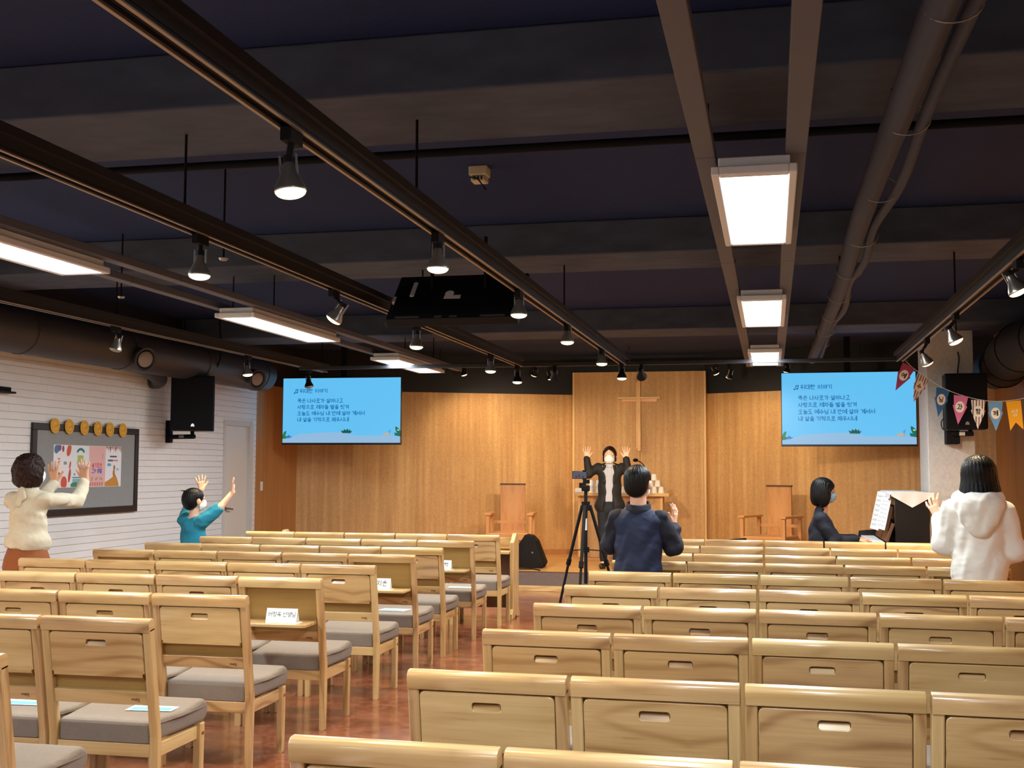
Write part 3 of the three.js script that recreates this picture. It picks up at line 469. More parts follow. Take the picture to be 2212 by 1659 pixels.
// ------------------------------------------------------------------ screens
const slide = canvasTex(1280, 720, (g, W, H) => {
  const gr = g.createLinearGradient(0, 0, W, 0); g.fillStyle = '#63c0f2'; g.fillRect(0, 0, W, H);
  g.fillStyle = '#8fb9dc'; g.beginPath(); g.moveTo(0, H); g.lineTo(0, 672); g.bezierCurveTo(120, 668, 140, 630, 200, 622); g.bezierCurveTo(330, 618, 420, 600, 620, 604); g.bezierCurveTo(760, 612, 780, 640, 840, 640); g.bezierCurveTo(960, 638, 1080, 634, 1280, 650); g.lineTo(W, H); g.fill();
  g.fillStyle = '#0c5a50'; g.beginPath(); g.moveTo(655, 612); g.lineTo(640, 580); g.lineTo(668, 590); g.lineTo(676, 566); g.lineTo(694, 584); g.lineTo(710, 562); g.lineTo(722, 584); g.lineTo(742, 570); g.lineTo(742, 592); g.lineTo(765, 586); g.lineTo(745, 614); g.fill();
  g.fillStyle = '#1e7a44'; g.beginPath(); g.moveTo(0, 640); g.quadraticCurveTo(10, 590, 42, 588); g.quadraticCurveTo(40, 620, 28, 640); g.lineTo(50, 650); g.lineTo(40, 672); g.lineTo(0, 676); g.fill(); g.fillStyle = '#2a78c8'; g.beginPath(); g.moveTo(40, 668); g.quadraticCurveTo(50, 636, 70, 632); g.quadraticCurveTo(84, 640, 86, 650); g.lineTo(106, 648); g.quadraticCurveTo(96, 670, 40, 668); g.fill();
  g.fillStyle = '#0f6b58'; g.beginPath(); g.moveTo(1280, 650); g.lineTo(1222, 640); g.lineTo(1216, 606); g.lineTo(1246, 616); g.quadraticCurveTo(1220, 570, 1228, 540); g.quadraticCurveTo(1262, 552, 1280, 590); g.fill(); g.fillStyle = '#e8e08a'; g.beginPath(); g.ellipse(1258, 580, 12, 7, 0.3, 0, 7); g.fill();
  g.fillStyle = '#d9a878'; g.beginPath(); g.moveTo(1096, 634); g.lineTo(1100, 614); g.lineTo(1116, 622); g.lineTo(1128, 604); g.lineTo(1146, 620); g.lineTo(1164, 606); g.lineTo(1180, 634); g.fill(); g.strokeStyle = '#3c6a8c'; g.lineWidth = 3; g.beginPath(); g.moveTo(1164, 634); g.lineTo(1168, 570); g.moveTo(1166, 600); g.lineTo(1182, 580); g.moveTo(1166, 606); g.lineTo(1150, 588); g.stroke();
  g.strokeStyle = '#1269a8'; g.lineCap = g.lineJoin = 'round'; g.lineWidth = 6;
  g.fillStyle = '#0d4f8c'; g.beginPath(); g.ellipse(126, 164, 10, 7, -0.4, 0, 7); g.ellipse(152, 158, 10, 7, -0.4, 0, 7); g.fill(); g.beginPath(); g.moveTo(134, 162); g.lineTo(138, 128); g.lineTo(164, 122); g.lineTo(160, 156); g.moveTo(137, 138); g.lineTo(163, 132); g.stroke();
  hangul(g, '위대한 이야기', 184, 118, 48, 1.0, 0.45);
  hangul(g, '죽은 나사로가 살아나고', 158, 228, 48, 0.98, 0.34); hangul(g, '사랑으로 제자들 발을 씻겨', 158, 298, 48, 0.98, 0.34);
  hangul(g, '오늘도 예수님 내 안에 살아 계셔서', 158, 368, 48, 0.98, 0.34); hangul(g, '내 삶을 기적으로 채우시네', 158, 438, 48, 0.98, 0.34);
});
const screenMat = new THREE.MeshStandardMaterial({ color: 0x000000, roughness: 0.25, emissive: 0xffffff, emissiveMap: slide, emissiveIntensity: 1.0 });
function tv(x0, x1, y0, y1, z, label, turn = 0) {
  const t = thing('wall_screen', label, 'screen', [(x0 + x1) / 2, (y0 + y1) / 2, z], turn, 'lyric screens at the stage'), w = x1 - x0, h = y1 - y0;
  mesh('casing', box(-w / 2, -h / 2, -0.05, w / 2, h / 2, 0, 0.006), M.blackGloss, t);
  const s = new THREE.PlaneGeometry(w - 0.02, h - 0.03); s.translate(0, 0.005, 0.0015); mesh('display', s, screenMat, t);
  mesh('bottom_bezel', box(-w / 2, -h / 2 - 0.006, -0.04, w / 2, -h / 2 + 0.008, 0.003), M.blackGloss, t);
  mesh('bracket', plain([box(-0.25, -0.2, -0.11, -0.18, 0.3, -0.05), box(0.18, -0.2, -0.11, 0.25, 0.3, -0.05), box(-0.04, 0.1, -0.13, 0.04, YC - (y0 + y1) / 2, -0.08)]), M.black, t);
  const r = new THREE.RectAreaLight(new THREE.Color().setRGB(0.3, 0.62, 0.95), SCREEN_NITS, w - 0.02, h - 0.03); r.position.set(0, 0, 0.01); r.rotation.y = Math.PI; t.add(r); r.name = 'screen_glow';
}
tv(-6.385, -4.735, 1.815, 2.705, -14.6, 'large screen of Korean lyrics on blue, left of stage', 0.03);
tv(0.125, 1.775, 1.805, 2.745, -15.3, 'large screen of Korean lyrics on blue, right of stage', -0.02);
{ // monitor hung from the ceiling, seen from behind
  const t = thing('hanging_monitor', 'black ceiling hung monitor seen from its back with white stickers', 'monitor', [-1.98, 2.545, -7.2]); t.rotation.x = -0.78;
  mesh('casing', box(-0.44, -0.15, -0.05, 0.44, 0.34, 0.0, 0.01), M.blackSatin, t); mesh('back_cover', box(-0.41, -0.12, -0.01, 0.41, 0.2, 0.022, 0.012), M.black, t);
  mesh('port_strip', box(-0.42, -0.165, -0.03, 0.44, -0.13, 0.03, 0.004), M.blackSatin, t);
  for (const x of [-0.36, -0.1, 0.0, 0.2]) mesh('port', box(x, -0.155, 0.029, x + 0.16 * (x < -0.3 || x > 0.1 ? 1 : 0.3), -0.14, 0.033), std(0x4a4844, 0.6), t);
  mesh('white_handle', box(-0.315, 0.075, 0.022, -0.285, 0.225, 0.036, 0.008).rotateZ(0), M.lamp, t);
  mesh('rating_sticker', box(-0.08, 0.05, 0.022, 0.03, 0.085, 0.0235), M.paper, t); mesh('round_sticker', new THREE.CylinderGeometry(0.03, 0.03, 0.0015, 20).rotateX(Math.PI / 2).translate(-0.05, 0.105, 0.0228), M.paper, t); mesh('edge_sticker', box(-0.425, 0.03, 0.0, -0.405, 0.085, 0.0245), M.paper, t);
  for (const x of [-0.18, 0.18]) mesh('hanger_rod', rod([x, 0.1, -0.04], [x, 0.1 + 0.42 * Math.cos(0.78), -0.04 + 0.42 * Math.sin(0.78)], 0.012), M.black, t);
}

// ------------------------------------------------------------------ loudspeakers and boxes on the walls
function loudspeaker(pos, turn, label, w, h, bracket, tilt = 0) {
  const t = thing('wall_loudspeaker', label, 'loudspeaker', pos, turn, 'black wall loudspeakers');
  const cab = extr(poly([[-w / 2, 0], [w / 2, 0], [w * 0.36, -0.3], [-w * 0.36, -0.3]].map(([a, b]) => [a, b])), h, 0.008, 1); cab.rotateX(-Math.PI / 2); cab.scale(1, 1, -1);
  const c2 = box(-w / 2, -h / 2, -0.3, w / 2, h / 2, 0, 0.012); mesh('cabinet', c2, M.blackSatin, t);
  mesh('grille', box(-w / 2 + 0.012, -h / 2 + 0.012, -0.01, w / 2 - 0.012, h / 2 - 0.012, 0.012, 0.006), M.black, t);
  const b = new THREE.Shape(); b.moveTo(-0.022, 0); b.lineTo(0.022, 0); b.lineTo(0.016, 0.02); b.quadraticCurveTo(0, 0.045, -0.016, 0.02); b.closePath();
  mesh('badge', extr(b, 0.003).translate(0.005, -h / 2 + 0.045, 0.012), M.chrome, t);
  bracket(t); return t;
}
loudspeaker([-6.135, 2.2, -11.62], 0.46, 'black loudspeaker on the white brick wall above the board', 0.46, 0.6, (t) => {
  mesh('wall_plate', box(-0.03, -0.125, -0.035, 0.03, 0.125, 0.035, 0.01).rotateY(-0.46).translate(-0.257, -0.3, -0.462), M.black, t); mesh('arm', rod([-0.24, -0.36, -0.43], [0.02, -0.36, -0.15], 0.026), M.black, t);
  mesh('arm_label', box(-0.04, -0.014, 0.026, 0.04, 0.014, 0.028).rotateY(-0.82).translate(-0.1, -0.36, -0.28), M.steel, t); mesh('pivot', rod([0.0, -0.36, -0.17], [0.0, -0.29, -0.17], 0.022), M.black, t);
});
loudspeaker([1.935, 2.205, -12.55], -0.05, 'black loudspeaker on the white pillar behind the bunting', 0.405, 0.57, (t) => {
  mesh('wall_plate', box(-0.18, -0.43, -0.44, -0.05, -0.29, -0.18, 0.008), M.black, t); mesh('arm', box(-0.13, -0.35, -0.2, 0.08, -0.3, -0.14, 0.006), M.black, t); mesh('arm_label', box(-0.06, -0.345, -0.139, -0.005, -0.31, -0.137), M.white, t);
  mesh('pivot', rod([0.05, -0.34, -0.17], [0.05, -0.28, -0.17], 0.02), M.black, t); mesh('cable', tube([[-0.19, -0.15, -0.2], [-0.225, -0.2, -0.2], [-0.22, -0.26, -0.21], [-0.18, -0.3, -0.24]], 0.005, 16), M.black, t);
});
{ const t = thing('wall_device', 'small black device on the brick wall at left picture edge', 'device', [XL, 2.18, -8.98]); mesh('body', box(0, -0.02, -0.1, 0.06, 0.02, 0.16, 0.006), M.black, t); mesh('lower_tray', box(0, -0.035, -0.13, 0.09, -0.018, 0.12, 0.004), M.blackSatin, t); }
{ const t = thing('light_switch', 'white light switch on the narrow brown panel beside the door', 'switch', [XL, 1.26, -14.43]); mesh('plate', box(0.0, -0.06, -0.035, 0.008, 0.06, 0.035, 0.003), M.white, t); mesh('rocker', box(0.008, -0.03, -0.015, 0.012, 0.03, 0.015, 0.002), M.white, t); }

// ------------------------------------------------------------------ bulletin board
{
  const t = thing('bulletin_board', 'grey felt bulletin board with black frame on brick wall', 'bulletin board', [XL, 1.472, -10.37]); const L = 1.83, H = 0.87, f = 0.065;
  mesh('felt_panel', muv(box(0.005, -H / 2 + f, -L / 2 + f, 0.018, H / 2 - f, L / 2 - f), 'z'), M.felt, t);
  for (const [a, b, c, d] of [[-H / 2, -H / 2 + f, -L / 2, L / 2], [H / 2 - f, H / 2, -L / 2, L / 2], [-H / 2 + f, H / 2 - f, -L / 2, -L / 2 + f], [-H / 2 + f, H / 2 - f, L / 2 - f, L / 2]]) mesh('frame_bar', box(0.004, a, c, 0.032, b, d, 0.004), std(0x1d1817, 0.45), t);
  const seedR = (() => { let s = 7; return () => (s = (s * 16807) % 2147483647) / 2147483647; })();
  const art = canvasTex(1024, 360, (g, W, H2) => { // the poster sheet of four tall prints, nearest print first
    const q = W / 4; const blob = (x, y, a, b, c, r = 0) => { g.fillStyle = c; g.beginPath(); g.ellipse(x, y, a, b, r, 0, 7); g.fill(); };
    g.fillStyle = '#ece6e2'; g.fillRect(0, 0, q, H2); blob(40, 30, 34, 44, '#4f7896', 0.5); blob(80, 22, 22, 30, '#7c4f8a', 0.2); blob(128, 30, 16, 28, '#9a4560'); blob(212, 40, 30, 56, '#cf5a3c', 0.3); for (let i = 0; i < 9; i++) blob(24 + seedR() * 60, 90 + seedR() * 220, 8, 20, ['#b9584a', '#c98a6a', '#a84a5a'][i % 3], seedR() * 3); blob(232, 170, 12, 34, '#c05a44', 0.2); blob(228, 260, 18, 60, '#c25440', 0.15); blob(150, 320, 44, 54, '#d4543c'); g.fillStyle = '#8a9a8c'; g.fillRect(140, 140, 44, 26);
    g.fillStyle = '#e6e8e8'; g.fillRect(q, 0, q, H2); g.strokeStyle = '#2e7a72'; g.lineWidth = 22; g.beginPath(); g.arc(q + 128, 92, 62, Math.PI * 1.18, Math.PI * 1.82); g.stroke(); g.fillStyle = '#c9cf7c'; g.fillRect(q + 80, 82, 92, 64); g.fillStyle = '#8a9a58'; for (let i = 0; i < 4; i++) g.fillRect(q + 88, 90 + i * 14, 76, 5); g.fillStyle = '#3f8f86'; g.fillRect(q + 14, 272, 130, 10); g.fillStyle = '#86b4c4'; g.fillRect(q + 16, 288, 110, 34); blob(q + 60, 344, 70, 26, '#2f8a5e'); blob(q + 44, 250, 14, 10, '#9a8ab0');
    g.fillStyle = '#e6b4ae'; g.fillRect(2 * q, 0, q, H2); g.strokeStyle = '#d5586a'; g.lineWidth = 7; g.lineCap = 'round'; hangul(g, '슬기로운', 2 * q + 44, 150, 40, 1.02); g.strokeStyle = '#5a5cb0'; hangul(g, '교회생활', 2 * q + 44, 200, 40, 1.02); blob(2 * q + 210, 90, 8, 30, '#d09a88', 0.3); for (const x of [50, 120, 190]) blob(2 * q + x, 290, 14, 26, '#c79a86', x * 0.01); for (let i = 0; i < 6; i++) blob(2 * q + 30 + i * 36, 338, 12, 20, '#c87a6a');
    g.fillStyle = '#eae8ea'; g.fillRect(3 * q, 0, q, H2); for (let i = 0; i < 9; i++) { g.fillStyle = ['#a8705a', '#c08a72', '#8f5a4a'][i % 3]; g.beginPath(); g.moveTo(3 * q + i * 30, 0); g.lineTo(3 * q + i * 30 + 32, 0); g.lineTo(3 * q + i * 28 + 20, 26 + (i % 3) * 14); g.fill(); } g.fillStyle = '#5a4a44'; g.fillRect(3 * q + 70, 82, 112, 14); g.fillStyle = '#6a6a72'; g.fillRect(3 * q + 40, 116, 84, 18); g.fillStyle = '#d88a8a'; g.fillRect(3 * q + 128, 118, 76, 14); blob(3 * q + 62, 164, 34, 14, '#6aa8d0'); blob(3 * q + 200, 206, 26, 12, '#9ccac4'); g.fillStyle = '#c98a34'; g.beginPath(); g.moveTo(3 * q, 360); g.lineTo(3 * q, 322); g.quadraticCurveTo(3 * q + 110, 290, 3 * q + 160, 250); g.quadraticCurveTo(3 * q + 200, 280, 3 * q + 230, 360); g.fill(); blob(3 * q + 140, 240, 18, 34, '#b8743c'); blob(3 * q + 146, 190, 16, 24, '#a8704a');
  });
  const pl = new THREE.PlaneGeometry(1.165, 0.4); pl.rotateY(Math.PI / 2); // viewed from the room, near end at left
  const p = thing('poster_sheet', 'sheet of four colourful printed posters pinned on the board', 'poster', [XL + 0.0195, 1.508, -10.375]);
  mesh('print', pl.translate(0.0022, 0, 0), std(0xffffff, 0.6, { map: art }), p); mesh('backing', box(0, -0.203, -0.586, 0.002, 0.203, 0.586), M.paper, p);
  const discTex = canvasTex(128, 128, (g) => { g.fillStyle = '#e0a52c'; g.fillRect(0, 0, 128, 128); g.strokeStyle = '#b97f1c'; g.lineWidth = 5; g.beginPath(); g.arc(64, 64, 46, 0, 7); g.stroke(); for (let i = 0; i < 26; i++) { g.fillStyle = ['#c8912a', '#a87424', '#edbb4a'][i % 3]; g.fillRect(30 + hash(i, 1, 3) * 62, 30 + hash(i, 2, 3) * 62, 10, 6); } });
  const dm = [M.paper, std(0xffffff, 0.6, { map: discTex }), M.paper];
  [-9.77, -10.0, -10.253, -10.487, -10.704, -10.948].forEach((z, i) => {
    const d = thing('yellow_disc', `round yellow paper disc on board frame, ${ORD[i]} from the left`, 'paper disc', [XL + 0.04, 1.888 - i * 0.001, z], 0, 'six yellow discs along the board top');
    mesh('card', new THREE.CylinderGeometry(0.072, 0.072, 0.006, 28).rotateZ(-Math.PI / 2), std(0xd9a02c, 0.6), d); const f = new THREE.CircleGeometry(0.07, 28); f.rotateY(Math.PI / 2); f.translate(0.0036, 0, 0); mesh('printed_face', f, dm[1], d);
  });
}

// ------------------------------------------------------------------ cross, pulpit, thrones, stage things
{
  const t = thing('wooden_cross', 'slim wooden cross mounted on the tall centre panel', 'cross', [-1.888, 0, -17.147]);
  mesh('upright', muv(box(-0.022, 1.765, 0.03, 0.022, 2.835, 0.075, 0.003), 'y'), M.pale, t); mesh('crossbar', muv(box(-0.31, 2.53, 0.03, 0.31, 2.562, 0.075, 0.003), 'x'), M.pale, t);
  mesh('upright_backing', muv(box(-0.05, 1.8, 0.0, -0.006, 2.78, 0.032, 0.002), 'y'), M.throne, t); mesh('crossbar_backing', muv(box(-0.255, 2.488, 0.0, 0.26, 2.532, 0.04, 0.002), 'x'), M.throne, t);
}
{
  const t = thing('pulpit', 'wide wooden pulpit with overhanging top below the cross', 'pulpit', [-2.024, YS, -16.3]);
  mesh('top_board', muv(box(-0.655, 0.895, -0.28, 0.655, 0.94, 0.27, 0.006), 'x'), M.pale, t); mesh('body', muv(box(-0.6, 0.05, -0.2, 0.55, 0.895, 0.16), 'y'), M.wallWood, t); mesh('plinth', muv(box(-0.57, 0, -0.19, 0.52, 0.06, 0.14), 'x'), M.throne, t);
  mesh('corner_post', muv(box(-0.61, 0.05, 0.14, -0.58, 0.895, 0.172), 'y'), M.pale, t); mesh('corner_post', muv(box(0.53, 0.05, 0.14, 0.56, 0.895, 0.172), 'y'), M.pale, t);
  const m = thing('gooseneck_microphone', 'thin black gooseneck microphone rising from the pulpit', 'microphone', [-1.75, YS + 0.94, -16.32]);
  mesh('base', new THREE.CylinderGeometry(0.04, 0.05, 0.03, 16).translate(0, 0.015, 0), M.black, m); mesh('neck', tube([[0, 0.03, 0], [0.02, 0.2, 0], [0.03, 0.34, 0.01], [-0.02, 0.415, 0.03], [-0.08, 0.445, 0.04]], 0.007, 24), M.black, m); mesh('capsule', new THREE.SphereGeometry(0.025, 14, 10).scale(1.5, 1, 1).translate(-0.1, 0.45, 0.045), M.black, m);
}
const cupG = crease(new THREE.LatheGeometry([[0.0, 0.086], [0.030, 0.086], [0.031, 0.083], [0.0405, 0.004], [0.043, 0.003], [0.043, 0], [0.039, 0], [0.0295, 0.08], [0, 0.08]].map(([a, b]) => new THREE.Vector2(a, b)), 18), 0.5);
const cupM = std(0xf3efe6, 0.7);
function cup(x, y, z, label) { solo('paper_cup', cupG, cupM, label, 'paper cup', 'upturned white paper cups on the pulpit', [x, YS + 0.94 + y * 0.0865, z]); }
{
  const z = -16.12, RX = (px) => -2.671 * (16.12 / 16.2) + (px - 1245) * 0.006415;
  const put = (px, lvl, w) => cup(RX(px), lvl, z, `upturned white paper cup, ${w}`);
  put(1399, 0, 'bottom row left of right pyramid'); put(1413.5, 0, 'bottom row middle of right pyramid'); put(1428, 0, 'bottom row right of right pyramid'); put(1406, 1, 'middle row left of right pyramid'); put(1420.5, 1, 'middle row right of right pyramid'); put(1413, 2, 'top of right pyramid');
  put(1264, 0, 'bottom row left of left stack'); put(1278.5, 0, 'bottom row middle of left stack'); put(1293, 0, 'bottom row right of left stack'); put(1279, 1, 'upper row left of left stack'); put(1293.5, 1, 'upper row right of left stack'); put(1349, 0, 'single one beside the boy\'s ear'); 
  const b = thing('white_tray', 'small white tray at left end of the pulpit', 'tray', [RX(1252), YS + 0.94, -16.05]); mesh('tray_body', box(-0.05, 0, -0.04, 0.05, 0.05, 0.04, 0.014), cupM, b); mesh('tray_lid', box(-0.045, 0.05, -0.036, 0.045, 0.062, 0.036, 0.005), cupM, b);
}
function throne(pos, turn, label) {
  const t = thing('armchair', label, 'armchair', pos, turn, 'tall backed wooden stage chairs'), W = 0.6;
  mesh('back_panel', muv(box(-0.175, 0.36, -0.3, 0.175, 1.04, -0.265, 0.006).rotateX(0), 'y'), M.throne, t); mesh('back_cap', muv(box(-0.18, 1.036, -0.31, 0.18, 1.06, -0.255, 0.004), 'x'), M.brown, t);
  mesh('seat', muv(box(-0.28, 0.36, -0.29, 0.28, 0.395, 0.27, 0.008), 'x'), M.throne, t); mesh('front_rail', muv(box(-0.27, 0.3, 0.24, 0.27, 0.362, 0.265, 0.003), 'x'), M.throne, t);
  for (const s of [-1, 1]) { mesh('front_leg', muv(box(s * 0.29 - 0.024, 0, 0.225, s * 0.29 + 0.024, 0.63, 0.27, 0.004), 'y'), M.throne, t); mesh('rear_leg', muv(box(s * 0.29 - 0.024, 0, -0.29, s * 0.29 + 0.024, 0.63, -0.245, 0.004), 'y'), M.throne, t); mesh('armrest', muv(box(s * 0.29 - 0.045, 0.63, -0.3, s * 0.29 + 0.045, 0.662, 0.3, 0.008), 'z'), M.throne, t); mesh('side_rail', muv(box(s * 0.29 - 0.015, 0.3, -0.25, s * 0.29 + 0.015, 0.36, 0.23, 0.003), 'z'), M.throne, t); }
  mesh('back_slat', muv(box(-0.27, 0.5, -0.285, 0.27, 0.54, -0.262), 'x'), M.throne, t);
}
throne([-3.53, YS, -15.85], 0.12, 'tall backed wooden armchair on stage left of the pulpit'); throne([-0.02, YS, -15.9], -0.42, 'tall backed wooden armchair on stage right of the pulpit');
function wedge(pos, turn, label) {
  const t = thing('stage_monitor', label, 'stage monitor', pos, turn, 'black floor monitors on the stage');
  const g = extr(poly([[-0.16, 0], [0.14, 0], [0.17, 0.06], [0.06, 0.34], [0.0, 0.4], [-0.08, 0.42], [-0.16, 0.3]]), 0.36, 0.012, 2); g.translate(0, 0, -0.18); mesh('cabinet', crease(g, 0.4), std(0x171312, 0.85, { specularIntensity: 0.4 }), t);
  mesh('side_handle', new THREE.CylinderGeometry(0.012, 0.012, 0.006, 12).rotateX(Math.PI / 2).translate(0.02, 0.2, 0.181), M.steel, t); for (const [x, y] of [[-0.12, 0.04], [0.12, 0.05], [-0.1, 0.3], [0.02, 0.33]]) mesh('screw', new THREE.CylinderGeometry(0.01, 0.01, 0.004, 10).rotateX(Math.PI / 2).translate(x, y, 0.181), M.black, t);
}
wedge([-3.02, YS, -14.88], 0.05, 'black wedge monitor speaker on left stage edge'); wedge([-0.48, YS, -14.75], 2.6, 'black wedge monitor speaker behind the right chairs');
solo('stage_cable', tube([[-3.2, YS + 0.008, -14.45], [-3.05, YS + 0.008, -14.5], [-2.95, YS + 0.008, -14.52], [-2.86, YS + 0.008, -14.42], [-2.82, YS + 0.008, -14.33]], 0.007, 24), M.black, 'black cable lying on the stage edge before the monitor', 'cable');

// ------------------------------------------------------------------ tripod with phone
{
  const t = thing('tripod', 'black camera tripod standing in the aisle', 'tripod', [-1.41, 0, -9.0]);
  mesh('centre_column', rod([0, 0.62, 0], [0, 1.33, 0], 0.014), M.blackSatin, t); mesh('collar', rod([0, 1.18, 0], [0, 1.25, 0], 0.03, 0.034), M.black, t); mesh('brace_collar', rod([0, 0.86, 0], [0, 0.9, 0], 0.028), M.black, t);
  mesh('pan_head', plain([box(-0.03, 1.33, -0.03, 0.03, 1.375, 0.03, 0.008), box(-0.05, 1.355, -0.02, 0.0, 1.395, 0.02, 0.006), box(-0.02, 1.39, -0.02, 0.03, 1.42, 0.02, 0.005)]), M.black, t); mesh('label', box(-0.012, 1.03, 0.0135, 0.012, 1.12, 0.0155), M.paper, t);
  [3.67, 1.62, -0.5].forEach((a) => {
    const c = Math.cos(a), s = Math.sin(a), top = [c * 0.035, 1.22, s * 0.035], mid = [c * 0.17, 0.78, s * 0.17], low = [c * 0.27, 0.42, s * 0.27], ft = [c * 0.38, 0.012, s * 0.38];
    mesh('leg', plain([rod(top, mid, 0.013, 0.013), rod(mid, low, 0.0105), rod(low, ft, 0.0085)]), M.blackSatin, t); mesh('leg_lock', plain([rod([c * 0.163, 0.8, s * 0.163], [c * 0.178, 0.755, s * 0.178], 0.019), rod([c * 0.263, 0.44, s * 0.263], [c * 0.277, 0.4, s * 0.277], 0.016)]), M.black, t);
    mesh('brace', rod([c * 0.02, 0.88, s * 0.02], [c * 0.13, 0.87, s * 0.13], 0.004), M.black, t); mesh('foot', new THREE.SphereGeometry(0.014, 10, 8).translate(ft[0], 0.014, ft[2]), M.rubber, t);
  });
  const p = thing('smartphone', 'phone recording sideways in a clamp on the tripod', 'phone', [-1.455, 1.455, -8.99], 0.05);
  mesh('body', box(-0.06, -0.03, -0.008, 0.06, 0.03, 0, 0.006), M.blackGloss, p); mesh('clamp', plain([box(0.02, -0.036, -0.012, 0.05, -0.03, 0.006), box(0.02, 0.03, -0.012, 0.05, 0.037, 0.006)]), M.black, p);
  const pt = canvasTex(128, 64, (g, w, h) => { g.fillStyle = '#6f6d86'; g.fillRect(0, 0, w, h); g.fillStyle = '#2e2a3c'; g.fillRect(56, 22, 10, 34); g.fillRect(26, 40, 16, 18); g.fillRect(86, 42, 18, 16); });
  const s = new THREE.PlaneGeometry(0.106, 0.05); s.translate(-0.002, 0, 0.0008); mesh('display', s, new THREE.MeshStandardMaterial({ color: 0x111111, roughness: 0.3, emissive: 0xffffff, emissiveMap: pt, emissiveIntensity: 0.45 }), p);
}

// ------------------------------------------------------------------ piano with lace cover
{
  const t = thing('upright_piano', 'black upright piano seen from its end beside the pillar', 'piano', [1.37, 0, -12.4]);
  mesh('end_panel', box(-0.165, 0, -0.02, 0.165, 1.25, 0.03, 0.006), M.blackGloss, t); mesh('end_panel', box(-0.165, 0, -1.42, 0.165, 1.25, -1.37, 0.006), M.blackGloss, t);
  mesh('cabinet', box(-0.13, 0.05, -1.37, 0.16, 1.22, -0.02, 0.004), M.blackGloss, t); mesh('lid', box(-0.175, 1.25, -1.44, 0.175, 1.275, 0.05, 0.006), M.blackGloss, t);
  mesh('key_bed', box(-0.43, 0.66, -1.4, -0.12, 0.76, 0.02, 0.008), M.blackGloss, t); mesh('key_arm', extr(poly([[-0.43, 0.76], [-0.14, 0.76], [-0.14, 0.92], [-0.2, 0.84], [-0.34, 0.83], [-0.42, 0.82]]), 0.04, 0.004, 1).translate(0, 0, -1.41), M.blackGloss, t);
  const keys = []; for (let i = 0; i < 50; i++) keys.push(box(-0.4, 0.76, -1.36 + i * 0.0265, -0.26, 0.772, -1.36 + i * 0.0265 + 0.0245)); const km = mesh('keyboard', plain(keys), M.white, t);
  mesh('fallboard', box(-0.012, 0, -1.35, 0.012, 0.2, -0.03, 0.004).rotateZ(-0.35).translate(-0.24, 0.775, 0), M.brown, t); mesh('music_desk', box(-0.01, 0, -1.2, 0.01, 0.26, -0.2, 0.004).rotateZ(-0.24).translate(-0.225, 0.88, 0), M.brown, t);
  for (const z of [-0.03, -1.36]) mesh('leg', box(-0.42, 0, z - 0.035, -0.36, 0.66, z + 0.035, 0.006), M.blackGloss, t);
  mesh('pedal_rail', box(-0.3, 0.06, -0.85, -0.13, 0.1, -0.55, 0.006), M.blackGloss, t);
  // lace cover: a sheet draped over the lid with a point hanging over the end
  const N = 40, pos = [], idx = [], uv = [];
  const drape = (u, v) => { // u across the lid, v along its length (0 = near end)
    const x = -0.26 + u * 0.52; let y = 1.279, z = -0.62 + v * 0.0; return [x, y, z]; };
  const cov = thing('lace_cover', 'white lace cloth draped over the piano with a hanging point', 'cloth', [1.37, 0, -12.4]);
  mesh('top_cloth', (() => { const g = new THREE.PlaneGeometry(0.40, 1.5, 24, 40); g.rotateX(-Math.PI / 2); const p = g.attributes.position; for (let i = 0; i < p.count; i++) { const x = p.getX(i), z = p.getZ(i); const ex = Math.max(0, Math.abs(x) - 0.178), ez = Math.max(0, Math.abs(z) - 0.735); p.setY(i, 1.279 + 0.0015 * Math.sin(z * 30) - ex * 1.2 - ez); p.setZ(i, z - 0.695); } g.computeVertexNormals(); return g; })(), std(0xeceae6, 0.9, { side: THREE.DoubleSide }), cov);
  const point = (w, dep, n = 20) => { const g = new THREE.PlaneGeometry(w, 1, n, 10), p = g.attributes.position; for (let i = 0; i < p.count; i++) { const x = p.getX(i), v = 0.5 - p.getY(i), d = 0.035 + dep * (1 - Math.abs(x) / (w / 2)); p.setY(i, -v * d); p.setZ(i, 0.006 * Math.sin(x * 38) * v + 0.004); } g.computeVertexNormals(); return g; };
  mesh('hanging_point', point(0.40, 0.115).translate(0.0, 1.279, 0.054), std(0xe9e7e3, 0.9, { side: THREE.DoubleSide }), cov);
  mesh('front_fall', (() => { const g = point(1.45, 0.1, 60); g.rotateY(-Math.PI / 2); g.translate(-0.203, 1.268, -0.69); return g; })(), std(0xdedcd8, 0.9, { side: THREE.DoubleSide }), cov);
  // music sheets on the desk
  const noteTex = canvasTex(256, 360, (g, w, h) => { g.fillStyle = '#f1f1ee'; g.fillRect(0, 0, w, h); g.strokeStyle = '#9aa0a4'; g.lineWidth = 1.5; for (let s = 0; s < 7; s++) { for (let l = 0; l < 5; l++) { g.beginPath(); g.moveTo(16, 28 + s * 46 + l * 5); g.lineTo(w - 16, 28 + s * 46 + l * 5); g.stroke(); } g.fillStyle = '#3a3a40'; for (let k = 0; k < 14; k++) { g.beginPath(); g.ellipse(30 + k * 15, 30 + s * 46 + hash(k, s, 2) * 20, 4, 3, -0.3, 0, 7); g.fill(); } } });
  const nm = std(0xffffff, 0.85, { map: noteTex, side: THREE.DoubleSide });
  const s1 = solo('music_sheet', new THREE.PlaneGeometry(0.21, 0.33).rotateY(-1.2).rotateZ(-0.22), nm, 'near white sheet of music leaning on the piano desk', 'sheet music', 'music sheets on the piano', [1.115, 1.06, -12.62]);
  solo('music_sheet', new THREE.PlaneGeometry(0.22, 0.4).rotateY(-1.25).rotateZ(-0.22), nm, 'taller white sheet of music behind the near one', 'sheet music', 'music sheets on the piano', [1.09, 1.075, -12.95]);
